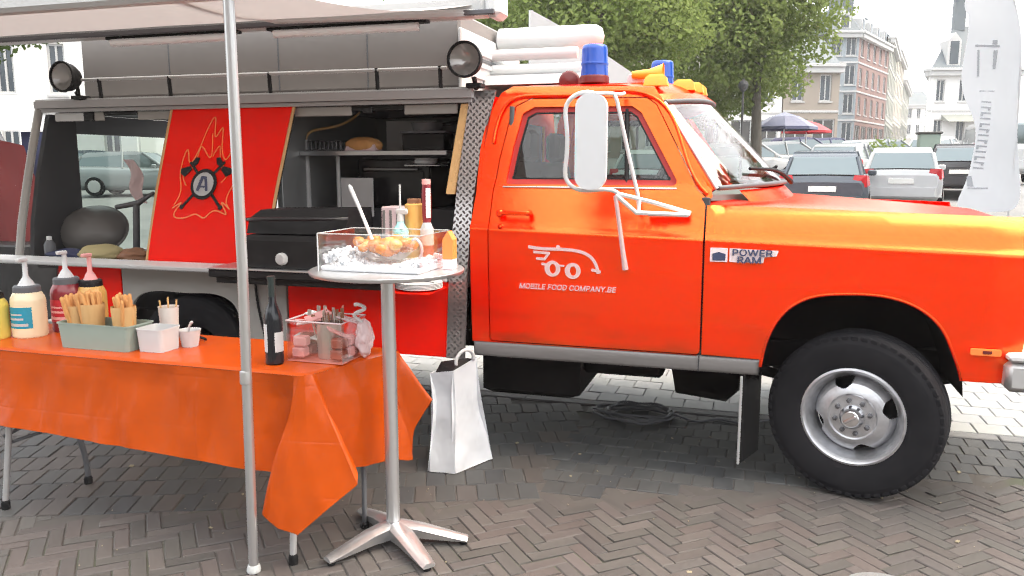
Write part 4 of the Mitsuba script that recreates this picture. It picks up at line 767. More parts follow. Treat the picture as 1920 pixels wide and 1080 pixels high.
for i, (x, y, z, rx, ry, rz_) in enumerate([(-2.225, -1.17, 0.155, 0.1, -0.15, 0.3), (-2.20, -1.22, 0.172, -0.2, 0.05, 0.5), (-2.215, -1.12, 0.178, 0.1, 0.1, -0.2), (-2.165, -1.20, 0.19, 0.3, -0.25, 0.9), (-2.06, -1.12, 0.165, 0.1, 0.3, 0.4), (-2.06, -1.21, 0.12, 0.2, 0.5, 0.9), (-2.23, -1.18, 0.09, 0.1, 0.1, 0.1)]):
    put('packet', obox((x, y, TZ + z), (0.11, 0.05, 0.008), rz=rz_, rx=rx, ry=ry, b=0.003), ('pack', 'pink', 'white', 'pink')[i % 4], pk)
M('sachet', (0.30, 0.09, 0.06), 0.35)
for i, (x, y, zz_) in enumerate([(-2.235, -1.235, 0.012), (-2.232, -1.175, 0.012), (-2.235, -1.11, 0.012), (-2.228, -1.235, 0.060), (-2.24, -1.165, 0.060), (-2.05, -1.235, 0.012), (-2.048, -1.17, 0.012), (-2.045, -1.235, 0.06), (-2.05, -1.105, 0.012), (-2.052, -1.16, 0.06)]):
    put('packet', obox((x, y, TZ + zz_ + 0.022), (0.060, 0.052, 0.042), rz=0.1 * math.sin(i * 5), b=0.006), 'sachet' if i % 3 else 'pink', pk)
nb = thing('napkin_bag', 'crumpled pale plastic bag with a curled white tie beside the clear box', 'plastic bag')
bgm = trimesh.creation.icosphere(3, 1.0); v = bgm.vertices * [0.035, 0.045, 0.085]; v += bgm.vertices * ((meshkit.fbm(bgm.vertices * 3.3, 3, 8) - 0.5) * 0.03)[:, None]
put('bag', tri(v + [-1.985, -1.12, TZ + 0.085], bgm.faces), 'pack', nb, True)
put('tie', tube(spline([(-1.99, -1.13, TZ + 0.16), (-2.0, -1.15, TZ + 0.205), (-1.965, -1.15, TZ + 0.225), (-1.985, -1.16, TZ + 0.24), (-2.01, -1.15, TZ + 0.235)], 20), 0.008, 8), 'white', nb, True)

# ------------------------------------------------------------------ bar table
at_place(-0.058, 0.12, 0)
BX, BY, BZ = -1.885, -1.182, 1.218
bt_ = thing('bar_table', 'tall aluminium bar table with round top and cross foot', 'bar table')
put('top', lathe([(0, -0.022), (0.30, -0.022), (0.318, -0.018), (0.323, -0.010), (0.323, -0.004), (0.318, 0.0), (0.0, 0.0)], (BX, BY, BZ), 'z', 72), 'alu', bt_, 40)
put('column', lathe([(0.030, 0.05), (0.030, BZ - 0.022)], (BX, BY, 0.0), 'z', 28), 'alu', bt_, True)
put('column_flange', lathe([(0.030, BZ - 0.06), (0.05, BZ - 0.03), (0.09, BZ - 0.0222)], (BX, BY, 0.0), 'z', 28), 'alu_dull', bt_, True)
fk_ = put('foot_hub', lathe([(0.030, 0.085), (0.046, 0.078), (0.055, 0.06), (0.055, 0.03), (0.0, 0.03)], (BX, BY, 0.0), 'z', 28), 'alu', bt_, 40)
for k, deg in enumerate((-121, 13, -39, 142)):
    a = math.radians(deg); d = np.array([math.cos(a), math.sin(a), 0]); p = np.array([-d[1], d[0], 0]); o = np.array([BX, BY, 0])
    q = []
    for s, zt, zb, w in ((0.03, 0.100, 0.03, 0.046), (0.12, 0.088, 0.034, 0.043), (0.27, 0.052, 0.022, 0.036), (0.33, 0.038, 0.018, 0.031)):
        q += [o + d * s + p * w + [0, 0, zt - 0.012], o + d * s - p * w + [0, 0, zt - 0.012], o + d * s + p * w * 0.35 + [0, 0, zt], o + d * s - p * w * 0.35 + [0, 0, zt], o + d * s + p * w * 0.8 + [0, 0, zb], o + d * s - p * w * 0.8 + [0, 0, zb]]
    segs = [hull(q[i * 6:(i + 2) * 6]) for i in range(3)]
    f_ = put('foot_arm', cat([tri(m.vertices, m.faces) for m in segs]), 'alu', bt_, 35)
    put('foot_pad', lathe([(0, 0), (0.016, 0), (0.017, 0.012), (0.012, 0.018)], tuple(o + d * 0.31), 'z', 14), 'black', f_, 40)
# ice box with bowls
ib = thing('ice_display', 'clear acrylic box of crushed ice on the bar table', 'ice box')
IX0, IX1, IY0, IY1, IZ = -2.115, -1.665, -1.345, -1.03, BZ + 0.001
for q in (box(IX0, IX1, IY0, IY0 + 0.003, IZ, IZ + 0.152, 0.001), box(IX0, IX1, IY1 - 0.003, IY1, IZ, IZ + 0.152, 0.001), box(IX0, IX0 + 0.003, IY0 + 0.003, IY1 - 0.003, IZ, IZ + 0.152, 0.001), box(IX1 - 0.003, IX1, IY0 + 0.003, IY1 - 0.003, IZ, IZ + 0.152, 0.001)):
    put('wall', q, 'acrylic', ib)
put('rim', tube([(IX0, IY0, IZ + 0.153), (IX1, IY0, IZ + 0.153), (IX1, IY1, IZ + 0.153), (IX0, IY1, IZ + 0.153), (IX0, IY0, IZ + 0.153)], 0.0025, 6), 'grey_light', ib, True)
put('edge', tube([(IX0, IY0, IZ), (IX0, IY0, IZ + 0.152)], 0.003, 6), 'grey_light', ib, True)
r_ = rnd(17); cubes = []
for i in range(560):
    x, y = r_.uniform(IX0 + 0.015, IX1 - 0.015), r_.uniform(IY0 + 0.015, IY1 - 0.015)
    hz = 0.036 + 0.02 * math.sin((x + 2.2) * 14) + (0.02 if x < -2.03 else 0)
    s = r_.uniform(0.010, 0.017); m = obox((x, y, IZ + r_.uniform(0.010, hz)), (s * 1.5, s * 1.3, s * 1.3), rz=r_.uniform(0, 3), rx=r_.uniform(0, 3), ry=r_.uniform(0, 3), b=0.004); cubes.append(tri(m.vertices, m.faces))
m = box(IX0 + 0.006, IX1 - 0.006, IY0 + 0.006, IY1 - 0.006, IZ + 0.001, IZ + 0.022, 0.006); cubes.append(tri(m.vertices, m.faces))
k = put('crushed_ice', cat(cubes), 'ice'); stuff(k, 'bed of crushed ice in the acrylic box', 'ice')
fb = thing('fruit_bowl', 'glass punch bowl of orange fruit pieces sunk in the ice', 'bowl')
bc = (-1.885, -1.18, BZ + 0.035)
put('bowl', lathe([(0.0, 0.0), (0.07, 0.004), (0.115, 0.04), (0.135, 0.085), (0.138, 0.10)], bc, 'z', 40), 'acrylic', fb, True)
put('handle', tube(spline([(-1.752, -1.22, BZ + 0.125), (-1.725, -1.23, BZ + 0.128), (-1.705, -1.235, BZ + 0.10), (-1.712, -1.23, BZ + 0.06), (-1.745, -1.22, BZ + 0.045)], 18), 0.006, 8), 'white', fb, True)
for i in range(26):
    a = i * 2.4; q = 0.118 * math.sqrt((i + 0.5) / 26); s = r_.uniform(0.020, 0.032); ic = trimesh.creation.icosphere(2, s)
    v = ic.vertices * (1 + 0.35 * (meshkit.fbm(ic.vertices * 40 + i, 2, i) - 0.5))[:, None] * [1, 1, 0.8]
    put('fruit_piece', tri(v + [bc[0] + q * math.cos(a), bc[1] + q * math.sin(a), bc[2] + 0.055 + r_.uniform(-0.012, 0.022)], ic.faces), 'orange_fruit' if i % 6 else 'jar_honey', fb, True)
solo('ladle', tube([(-2.075, -1.14, BZ + 0.345), (-2.07, -1.14, BZ + 0.335), (-2.02, -1.15, BZ + 0.24), (-1.95, -1.17, BZ + 0.10)], [0.004, 0.009, 0.0075, 0.008], 10), 'white', 'long white ladle handle leaning out of the fruit bowl', 'ladle', smooth=True)
gl = thing('teal_jar', 'small pale teal spray bottle behind the fruit bowl', 'bottle')
put('body', lathe([(0, 0), (0.034, 0), (0.036, 0.06), (0.034, 0.075), (0.018, 0.095), (0.014, 0.11)], (-1.905, -1.0, BZ + 0.075), 'z', 20), 'teal_bottle', gl, 40)
put('nozzle', cat([lathe([(0.016, 0), (0.013, 0.03), (0.005, 0.04), (0.004, 0.16), (0, 0.16)], (-1.905, -1.0, BZ + 0.185), 'z', 14), box(-1.925, -1.87, -1.01, -0.99, BZ + 0.215, BZ + 0.24, 0.005)]), 'grey_light', gl, 40)
put('foot', lathe([(0.03, 0), (0.03, 0.075)], (-1.905, -1.0, BZ + 0.001), 'z', 16), 'acrylic', gl, True)
pg = thing('red_bottle', 'slim dark red bottle with a white stripe behind the ice box', 'bottle')
px_, py_ = -1.795, -0.965
put('body', lathe([(0, 0), (0.026, 0), (0.028, 0.02), (0.028, 0.13), (0.016, 0.17), (0.02, 0.20), (0.021, 0.30), (0.018, 0.345), (0, 0.35)], (px_, py_, BZ + 0.001), 'z', 22), 'jar_red', pg, 40)
put('label', grid(lambda u, v: (px_ + 0.0225 * np.cos(np.radians(-75 + 60 * u)), py_ + 0.0225 * np.sin(np.radians(-75 + 60 * u)), BZ + 0.20 + 0.13 * v), np.linspace(0, 1, 8), np.linspace(0, 1, 3)), 'white', pg, True)
put('cap', lathe([(0.019, 0), (0.019, 0.022), (0, 0.024)], (px_, py_, BZ + 0.345), 'z', 16), 'pink', pg, 40)
put('collar', lathe([(0.03, 0), (0.03, 0.07), (0.017, 0.10)], (px_, py_, BZ + 0.08), 'z', 18), 'grey_light', pg, 40)
gg = thing('sauce_bottle', 'brown orange glass bottle between the teal and the red bottle', 'bottle')
put('body', lathe([(0, 0), (0.035, 0), (0.038, 0.01), (0.038, 0.14), (0.042, 0.20), (0.042, 0.255), (0.03, 0.26), (0, 0.26)], (-1.865, -0.94, BZ + 0.001), 'z', 22), 'jar_honey', gg, 40)
put('cap', lathe([(0.031, 0), (0.031, 0.02), (0, 0.022)], (-1.865, -0.94, BZ + 0.26), 'z', 18), 'brown', gg, 40)
oc = thing('orange_carton', 'orange drink carton with a white foot on the bar table edge', 'carton')
put('body', hull([(x, y, z) for x in (-1.645, -1.60) for y in (-1.16, -1.11) for z in (BZ + 0.045, BZ + 0.125)] + [(-1.622, -1.158, BZ + 0.16), (-1.622, -1.112, BZ + 0.16)]), 'orange_carton', oc)
put('foot', box(-1.646, -1.599, -1.161, -1.109, BZ + 0.001, BZ + 0.044, 0.003), 'pack', oc)
# ------------------------------------------------------------------ on the truck's counters
at_place(0, 0, 0.065)
gr = thing('grill', 'black table grill with raised lid on the truck counter', 'grill')
put('body', hull([(x, y, z) for x in (-3.19, -2.60) for y in (-0.30, 0.06) for z in (1.02, 1.17)] + [(x, y, 1.20) for x in (-3.17, -2.62) for y in (-0.28, 0.04)]), 'black', gr)
put('lid', cat([hull([(-3.19, -0.26, 1.205), (-2.58, -0.26, 1.21), (-3.19, 0.08, 1.205), (-2.58, 0.08, 1.21), (-3.13, -0.20, 1.335), (-2.58, -0.20, 1.345), (-3.13, 0.06, 1.335), (-2.58, 0.06, 1.345), (-3.18, -0.24, 1.29), (-2.57, -0.24, 1.30)])]), 'black', gr, 20)
put('knob', lathe([(0.034, 0.0), (0.034, -0.02), (0.026, -0.032), (0, -0.034)], (-2.94, -0.302, 1.075), 'y', 20), 'grey_light', gr, 40)
put('handle', tube(spline([(-3.16, -0.26, 1.28), (-3.15, -0.31, 1.285), (-2.60, -0.31, 1.30), (-2.56, -0.26, 1.30)], 16), 0.010, 8), 'black_gloss', gr, True)
put('foot', cat([box(x - 0.02, x + 0.02, y - 0.02, y + 0.02, 1.0155, 1.022, 0.001) for x in (-3.15, -2.62) for y in (-0.25, 0.0)]), 'black', gr)
pm = thing('pepper_mill', 'brown pepper mill on the kitchen counter behind the ladle', 'pepper mill')
put('body', lathe([(0, 0), (0.032, 0), (0.036, 0.03), (0.022, 0.10), (0.03, 0.16), (0.034, 0.19), (0.026, 0.205)], (-2.72, 0.78, 1.301), 'z', 18), 'brown', pm, True)
put('head', lathe([(0.024, 0), (0.036, 0.025), (0.03, 0.055), (0.008, 0.065), (0.008, 0.08), (0, 0.082)], (-2.72, 0.78, 1.506), 'z', 18), 'pack', pm, True)
ct = thing('recipe_box', 'pale striped box standing beside the grill in the hatch', 'box')
put('body', box(-2.50, -2.28, 0.02, 0.16, 1.0, 1.35, 0.006), 'pack', ct)
for i in range(5): put('stripe', box(-2.49 + i * 0.042, -2.475 + i * 0.042, 0.016, 0.022, 1.02, 1.33, 0.001), 'grey_panel', ct)
put('shelf_under', box(-2.52, -2.26, -0.02, 0.2, 0.985, 0.999), 'black', ct)
ovn = thing('oven', 'black oven built on the kitchen counter under the shelf', 'oven')
put('body', box(-3.02, -2.50, 0.74, 1.25, 1.301, 1.62, 0.01), 'black_gloss', ovn); put('door', box(-2.98, -2.54, 0.728, 0.742, 1.32, 1.54, 0.006), 'black_gloss', ovn); put('handle', tube([(-2.95, 0.70, 1.555), (-2.57, 0.70, 1.555)], 0.008, 8), 'steel', ovn, True)
bx_ = thing('crate', 'black plastic crate at the right end of the shelf', 'crate'); put('body', box(-2.60, -2.32, 0.54, 0.70, 1.6685, 1.775, 0.006), 'black', bx_); put('rim', box(-2.61, -2.31, 0.53, 0.71, 1.776, 1.79, 0.003), 'dark_grey', bx_)
bx2 = thing('crate', 'dark pan stacked on top of the black shelf crate', 'pan'); put('body', lathe([(0, 0), (0.09, 0), (0.105, 0.05), (0.11, 0.052), (0.10, 0.048)], (-2.46, 0.62, 1.7905), 'z', 24), 'dark_grey', bx2, 40); put('handle', tube([(-2.36, 0.62, 1.83), (-2.22, 0.58, 1.845)], 0.009, 8), 'black', bx2, True)
bd = thing('bread_loaf', 'pale loaf of bread on the kitchen shelf', 'bread'); lo = trimesh.creation.icosphere(3, 1.0); v = lo.vertices * [0.13, 0.07, 0.055]; v[:, 2] = np.maximum(v[:, 2], -0.035); v *= (1 + 0.15 * (meshkit.fbm(lo.vertices * 3, 3, 2) - 0.5))[:, None]
put('crust', tri(v + [-2.90, 0.61, 1.706], lo.faces), 'bread', bd, True); put('paper', hull([(-3.01, 0.55, 1.669), (-2.79, 0.55, 1.669), (-2.79, 0.68, 1.669), (-3.01, 0.68, 1.669), (-3.0, 0.56, 1.70), (-2.80, 0.56, 1.712), (-3.0, 0.67, 1.69)]), 'pack', bd)
rk = thing('wire_rack', 'dark wire rack of cutlery left on the shelf', 'rack')
put('base', box(-3.28, -3.02, 0.54, 0.69, 1.6685, 1.68, 0.002), 'steel_dark', rk)
for x in np.linspace(-3.27, -3.03, 9): put('wire', tube([(x, 0.545, 1.68), (x, 0.545, 1.735), (x, 0.685, 1.735), (x, 0.685, 1.68)], 0.004, 6), 'steel_dark', rk)
pl_ = thing('dish_shelf', 'row of pale plates under the kitchen shelf', 'plates')
for i in range(4): put('plate', lathe([(0, 0), (0.05, 0.0), (0.075, 0.010), (0.074, 0.013), (0.05, 0.004)], (-2.48 + i * 0.002, 0.62, 1.585 + i * 0.008), 'z', 24), 'white', pl_, 40)
put('bracket', box(-2.60, -2.36, 0.56, 0.70, 1.575, 1.584, 0.002), 'steel', pl_)
ps = thing('plate_stack', 'stack of white plates on the ledge under the bar table', 'plates')
for i in range(5): put('plate', lathe([(0, 0), (0.085, 0.0), (0.128, 0.012), (0.127, 0.016), (0.085, 0.005)], (-2.205, -0.14, 0.9605 - 0.045 + i * 0.007), 'z', 32), 'white_soft', ps, 40)
put('ledge', box(-2.33, -2.10, -0.27, 0.0, 0.906, 0.914, 0.003), 'red_panel', ps)
# left hatch: griddle hood, sack, bottles
hd_ = thing('griddle_hood', 'dark grey griddle hood tipped open in the left hatch', 'griddle')
dome = lathe([(0.0, 0.15), (0.10, 0.14), (0.19, 0.10), (0.245, 0.03), (0.25, 0.0), (0.262, -0.006), (0.262, -0.018), (0.245, -0.012)], (0, 0, 0), 'z', 36); dome.apply_transform(trimesh.transformations.euler_matrix(math.radians(62), math.radians(24), 0)); put('hood', tri(dome.vertices * [1.0, 0.86, 0.72] + [-4.93, 0.42, 1.13], dome.faces), 'griddle_grey', hd_, 40)
put('arm', tube([(-4.62, 0.32, 1.30), (-4.45, 0.34, 1.33), (-4.33, 0.35, 1.40)], [0.016, 0.020, 0.010], 8), 'steel_dark', hd_, True); put('leg', tube([(-4.50, 0.34, 0.94), (-4.47, 0.34, 1.32)], 0.022, 10), 'dark_grey', hd_, True); put('tray', box(-4.95, -4.42, 0.28, 0.78, 0.935, 0.96), 'steel_dark', hd_)
def blob(s, seed, amp=0.4, fr=2.2):
    ic = trimesh.creation.icosphere(3, 1.0); v = ic.vertices * (1 + amp * (meshkit.fbm(ic.vertices * fr + seed, 3, seed) - 0.5))[:, None] * s; v[:, 2] = np.maximum(v[:, 2], -0.6 * s[2]); return tri(v, ic.faces)
solo('sack', moved(blob(np.array([0.17, 0.12, 0.06]), 3), (-4.60, 0.14, 1.003)), 'sack', 'olive burlap sack lying on the left hatch counter', 'sack', smooth=True)
solo('cloth', moved(blob(np.array([0.16, 0.10, 0.04]), 6, 0.6), (-4.83, 0.10, 0.992)), 'navy', 'dark blue cloth heaped on the left hatch counter', 'cloth', smooth=True)
solo('leather_glove', moved(blob(np.array([0.13, 0.08, 0.05]), 9, 0.6), (-4.33, 0.15, 0.998)), 'brown', 'brown leather glove beside the burlap sack', 'glove', smooth=True)
bo = thing('salt_bottle', 'small dark bottle with pale cap at the hatch corner', 'bottle'); put('body', lathe([(0, 0), (0.035, 0), (0.035, 0.07), (0.016, 0.10)], (-4.94, 0.06, 0.9935), 'z', 16), 'dark_grey', bo, 40); put('cap', lathe([(0.017, 0), (0.017, 0.025), (0, 0.027)], (-4.94, 0.06, 1.092), 'z', 12), 'white', bo, 40)
solo('paper_strip', sheet_thick(grid(lambda u, v: (-4.72 + 0.10 * u + 0.10 * v + 0.02 * np.sin(v * 6), 0.52 + 0.015 * np.sin(u * 5 + v * 7), 1.62 - 0.30 * v), np.linspace(0, 1, 8), np.linspace(0, 1, 14)), 0.002), 'pack', 'pale pink paper hanging in the left hatch opening', 'paper', smooth=True)

# ------------------------------------------------------------------ shopping bag by the sill
at_place(-0.055, 0.13, 0)
def bag_side(top, bot, seed, belly=0.02): return ruled(top, bot, 30, 34, belly, 0.07, seed)
A0, B0, C0_, D0 = (-2.05, -0.40, 0.004), (-1.905, -0.385, 0.004), (-1.79, -0.12, 0.004), (-1.96, -0.10, 0.004)
A1, B1, C1, D1 = (-2.07, -0.33, 0.535), (-1.93, -0.34, 0.56), (-1.86, -0.16, 0.60), (-2.0, -0.14, 0.56)
bagt = thing('shopping_bag', 'crumpled white woven plastic carrier bag standing on the bricks', 'bag')
put('sack', cat([bag_side([A1, B1], [A0, B0], 1, 0.015), bag_side([B1, C1], [B0, C0_], 2, 0.02), bag_side([C1, D1], [C0_, D0], 3), bag_side([D1, A1], [D0, A0], 4), tri([A0, B0, C0_, D0], [(0, 2, 1), (0, 3, 2)])]), 'bag', bagt, True)
put('handle', tube(spline([(-1.935, -0.28, 0.575), (-1.925, -0.27, 0.63), (-1.895, -0.24, 0.655), (-1.875, -0.21, 0.64), (-1.87, -0.19, 0.59)], 18), 0.010, 8), 'white_soft', bagt, True)
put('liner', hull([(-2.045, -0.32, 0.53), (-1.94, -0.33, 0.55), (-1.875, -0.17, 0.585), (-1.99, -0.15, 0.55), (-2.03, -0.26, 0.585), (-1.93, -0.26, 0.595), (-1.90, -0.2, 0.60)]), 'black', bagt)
at_place(0, 0, 0)
hr = rnd(61); hp = []
for k in range(5):
    rx, ry, ox, oy = hr.uniform(0.13, 0.27), hr.uniform(0.09, 0.17), hr.normal(0, 0.05), hr.normal(0, 0.03)
    for a in np.linspace(0, 2 * math.pi, 18, endpoint=False): hp.append((-1.13 + ox + rx * math.cos(a) + hr.normal(0, 0.012), 1.05 + oy + ry * math.sin(a) + hr.normal(0, 0.008), 0.010 + 0.008 * k + abs(hr.normal(0, 0.004))))
hp += [(-0.80, 1.02, 0.01), (-0.66, 1.10, 0.01), (-0.52, 1.06, 0.01), (-0.38, 1.15, 0.01), (-0.2, 1.14, 0.01)]
solo('cable', tube(spline(hp, 420), 0.0075, 6), 'dark_grey', 'dark tangled cable lying on the setts under the truck', 'cable', smooth=True)
dr_ = thing('drain_cover', 'round iron drain cover in a pale concrete ring, cut by the bottom edge', 'drain cover')
put('ring', lathe([(0.085, 0.004), (0.16, 0.005), (0.17, -0.01)], (0.075, -0.905, 0.0), 'z', 32), 'kerb', dr_, 40); put('cover', lathe([(0, 0.008), (0.065, 0.007), (0.083, 0.0)], (0.075, -0.905, 0.0), 'z', 28), 'steel_dark', dr_, 40)

# ------------------------------------------------------------------ the square and street behind
def G(x, y): return float(gz(x, y))
M('car_white', (0.50, 0.51, 0.52), 0.22, clearcoat=1.0); M('car_silver', (0.30, 0.32, 0.335), 0.25, 0.3, clearcoat=1.0); M('car_slate', (0.06, 0.075, 0.095), 0.22, 0.2, clearcoat=1.0); M('car_black', (0.03, 0.03, 0.035), 0.2, clearcoat=1.0)
M('car_glass', (0.16, 0.19, 0.20), 0.08, 0.7, spec=0.6); M('tail_red', (0.45, 0.015, 0.02), 0.2); M('plate', (0.75, 0.75, 0.72), 0.5); M('car_blue', (0.055, 0.06, 0.13), 0.25, clearcoat=1.0)
def car(label, x, y, heading, paint, L=4.1, W=1.72, H=1.46, group=None, van=False):
    key = thing('parked_car', label, 'car', group); z0 = G(x, y); ca, sa = math.cos(heading), math.sin(heading)
    def pl_(m):
        v = m.vertices; return tri(np.c_[v[:, 0] * ca - v[:, 1] * sa + x, v[:, 0] * sa + v[:, 1] * ca + y, v[:, 2] + z0], m.faces)
    k = L / 4.1; hs = H / 1.46
    st = [(-2.03, 0.42, 0.80, 0.86), (-1.98, 0.30, 0.92, 0.97), (-1.75, 0.22, 0.97, 1.0), (-1.0, 0.20, 0.96, 1.0), (0.3, 0.20, 0.93, 1.0), (0.75, 0.20, 0.92, 1.0), (1.5, 0.22, 0.80, 0.97), (1.90, 0.28, 0.68, 0.90), (2.03, 0.40, 0.60, 0.80)]
    rings = []
    for sx, zb, zt, w in st:
        w *= W / 2; rings.append([(sx * k, s * a * w, zb + (zt - zb) * b) for s, seq in ((1, ((0.0, 0), (0.86, 0.0), (0.97, 0.22), (1.0, 0.55), (0.97, 0.85), (0.90, 1.0), (0.0, 1.03))),) for a, b in seq] + [(sx * k, -a * w, zb + (zt - zb) * b) for a, b in ((0.90, 1.0), (0.97, 0.85), (1.0, 0.55), (0.97, 0.22), (0.86, 0.0))])
    n = len(rings[0]); v = np.array(rings).reshape(-1, 3); v[:, 2] *= hs; f = []
    for i in range(len(rings) - 1):
        for j in range(n):
            q = (i * n + j, i * n + (j + 1) % n, (i + 1) * n + (j + 1) % n, (i + 1) * n + j); f += [(q[0], q[1], q[2]), (q[0], q[2], q[3])]
    for o in (0, (len(rings) - 1) * n):
        c = len(v); v = np.vstack([v, v[o:o + n].mean(0)]); f += [(c, o + j, o + (j + 1) % n) for j in range(n)]
    put('body', pl_(tri(v, f)), paint, key, 45)
    xr = [(-1.93, 0.93, 0.80), (-1.72, 1.30, 0.70), (-1.55, 1.40, 0.66), (-0.2, 1.445, 0.66), (0.25, 1.41, 0.66), (1.02, 0.93, 0.78)] if not van else [(-1.98, 0.93, 0.86), (-1.90, 1.38, 0.80), (-1.8, 1.43, 0.78), (0.3, 1.45, 0.78), (0.6, 1.40, 0.76), (1.15, 0.93, 0.82)]
    def loft(pts, lift=0.0, zcut=None):
        P = [(a * k, s * b * W / 2, c * hs + lift) for a, c, b in pts for s in (1, -1)]; return P
    bot = [(pt[0], 0.92, wd) for pt, wd in zip(xr, (0.86, 0.89, 0.89, 0.89, 0.88, 0.84))]
    put('glass', pl_(hull(loft(xr) + loft([(a, 0.90, b) for a, _, b in bot]))), 'car_glass', key)
    rf = [(a + (0.02 if a < 0 else -0.03), c, b + 0.015) for a, c, b in xr[1:5]]
    put('roof', pl_(hull(loft(rf, 0.012) + loft([(a, c - 0.055, b + 0.02) for a, c, b in rf]))), paint, key, 30)
    for s in (1, -1):
        for a, b in ((0, 1), (5, 4)):
            p0 = (xr[a][0] * k, s * (bot[a][2]) * W / 2 * 0.97, 0.90 * hs); p1 = (xr[b][0] * k, s * (xr[b][2] + 0.012) * W / 2, (xr[b][1] + 0.0) * hs)
            put('pillar', pl_(tube([p0, p1], 0.045, 6)), paint, key, True)
        pb = (-0.35 * k, s * 0.90 * W / 2, 0.9 * hs); pt = (-0.40 * k, s * 0.675 * W / 2, 1.43 * hs); put('pillar', pl_(tube([pb, pt], 0.04, 6)), paint, key, True)
        put('tail_lamp', pl_(hull([(-2.03 * k, s * W * 0.30, 0.72 * hs), (-2.01 * k, s * W * 0.47, 0.72 * hs), (-2.0 * k, s * W * 0.46, 0.95 * hs), (-1.99 * k, s * W * 0.33, 0.95 * hs), (-1.78 * k, s * W * 0.502, 0.76 * hs), (-1.78 * k, s * W * 0.485, 0.93 * hs)])), 'tail_red', key)
        put('head_lamp', pl_(hull([(2.0 * k, s * W * 0.25, 0.62 * hs), (1.92 * k, s * W * 0.43, 0.60 * hs), (1.96 * k, s * W * 0.40, 0.74 * hs), (1.90 * k, s * W * 0.25, 0.74 * hs), (1.6 * k, s * W * 0.475, 0.70 * hs)])), 'lamp_glass', key)
        for a in (-1.25, 1.27):
            w = put('wheel', pl_(moved(lathe([(0.0, -0.10), (0.20, -0.10), (0.30, -0.10), (0.315, -0.06), (0.315, 0.06), (0.30, 0.10), (0.0, 0.10)], (0, 0, 0), 'y', 24), (a * k, s * W * 0.455, 0.315))), 'rubber', key, 30)
            put('rim', pl_(moved(lathe([(0.0, -0.012), (0.10, -0.016), (0.20, -0.006), (0.205, 0.0), (0.205, 0.01), (0.0, 0.012)], (0, 0, 0), 'y', 20), (a * k, s * (W * 0.455 + 0.104), 0.315))), 'alu_dull', w, 30)
        put('mirror', pl_(obox((0.72 * k, s * W * 0.54, 0.98 * hs), (0.12, 0.18, 0.13), b=0.03)), paint, key)
    put('number_plate', pl_(box(-2.055 * k, -2.03 * k, -0.26, 0.26, 0.62 * hs, 0.73 * hs)), 'plate', key)
    put('rear_bumper' if False else 'bumper', pl_(hull([(-2.07 * k, s * W * 0.40, z * hs) for s in (1, -1) for z in (0.34, 0.54)] + [(-1.85 * k, s * W * 0.49, z * hs) for s in (1, -1) for z in (0.32, 0.55)])), paint, key, 30)
    put('screen_trim', pl_(tube([(-1.95 * k, -W * 0.38, 0.945 * hs), (-1.955 * k, 0, 0.955 * hs), (-1.95 * k, W * 0.38, 0.945 * hs)], 0.015, 6)), 'black', key, True)
    return key
car('white hatchback seen from behind, its tail lamps above the truck bonnet', 2.85, 17.7, math.radians(82), 'car_white')
car('slate grey hatchback seen from behind, between the windscreen and the white hatchback', 0.95, 15.0, math.radians(84), 'car_slate', W=1.74)
car('silver estate car parked behind the slate grey and white hatchbacks', 2.2, 24.2, math.radians(74), 'car_silver', 4.4)
car('pale grey car farther back, left of the silver estate', 0.5, 29.5, math.radians(30), 'car_silver', 4.2)
car('black car parked right of the white hatchback', 5.0, 22.0, math.radians(80), 'car_black', 4.3)
car('white van parked at the foot of the white corner house', 7.4, 28.5, math.radians(85), 'car_white', 4.8, 1.9, 2.0, None, True)
car('white car under the plane tree, half hidden by the windscreen pillar', -0.9, 27.0, math.radians(20), 'car_white')
car('blue violet car by the tree trunk', 1.4, 36.5, math.radians(25), 'car_blue', 4.3, 1.75, 1.55)
car('light grey car parked side on, seen through the left hatch', -20.3, 18.3, math.radians(20), 'car_silver')
car('blue grey car parked behind the light grey one, seen through the left hatch', -24.6, 21.0, math.radians(25), 'car_slate')
car('slate car seen through the cab window', -6.5, 16.0, math.radians(10), 'car_slate')
car('white car seen through the cab window', -2.6, 17.5, math.radians(70), 'car_white')

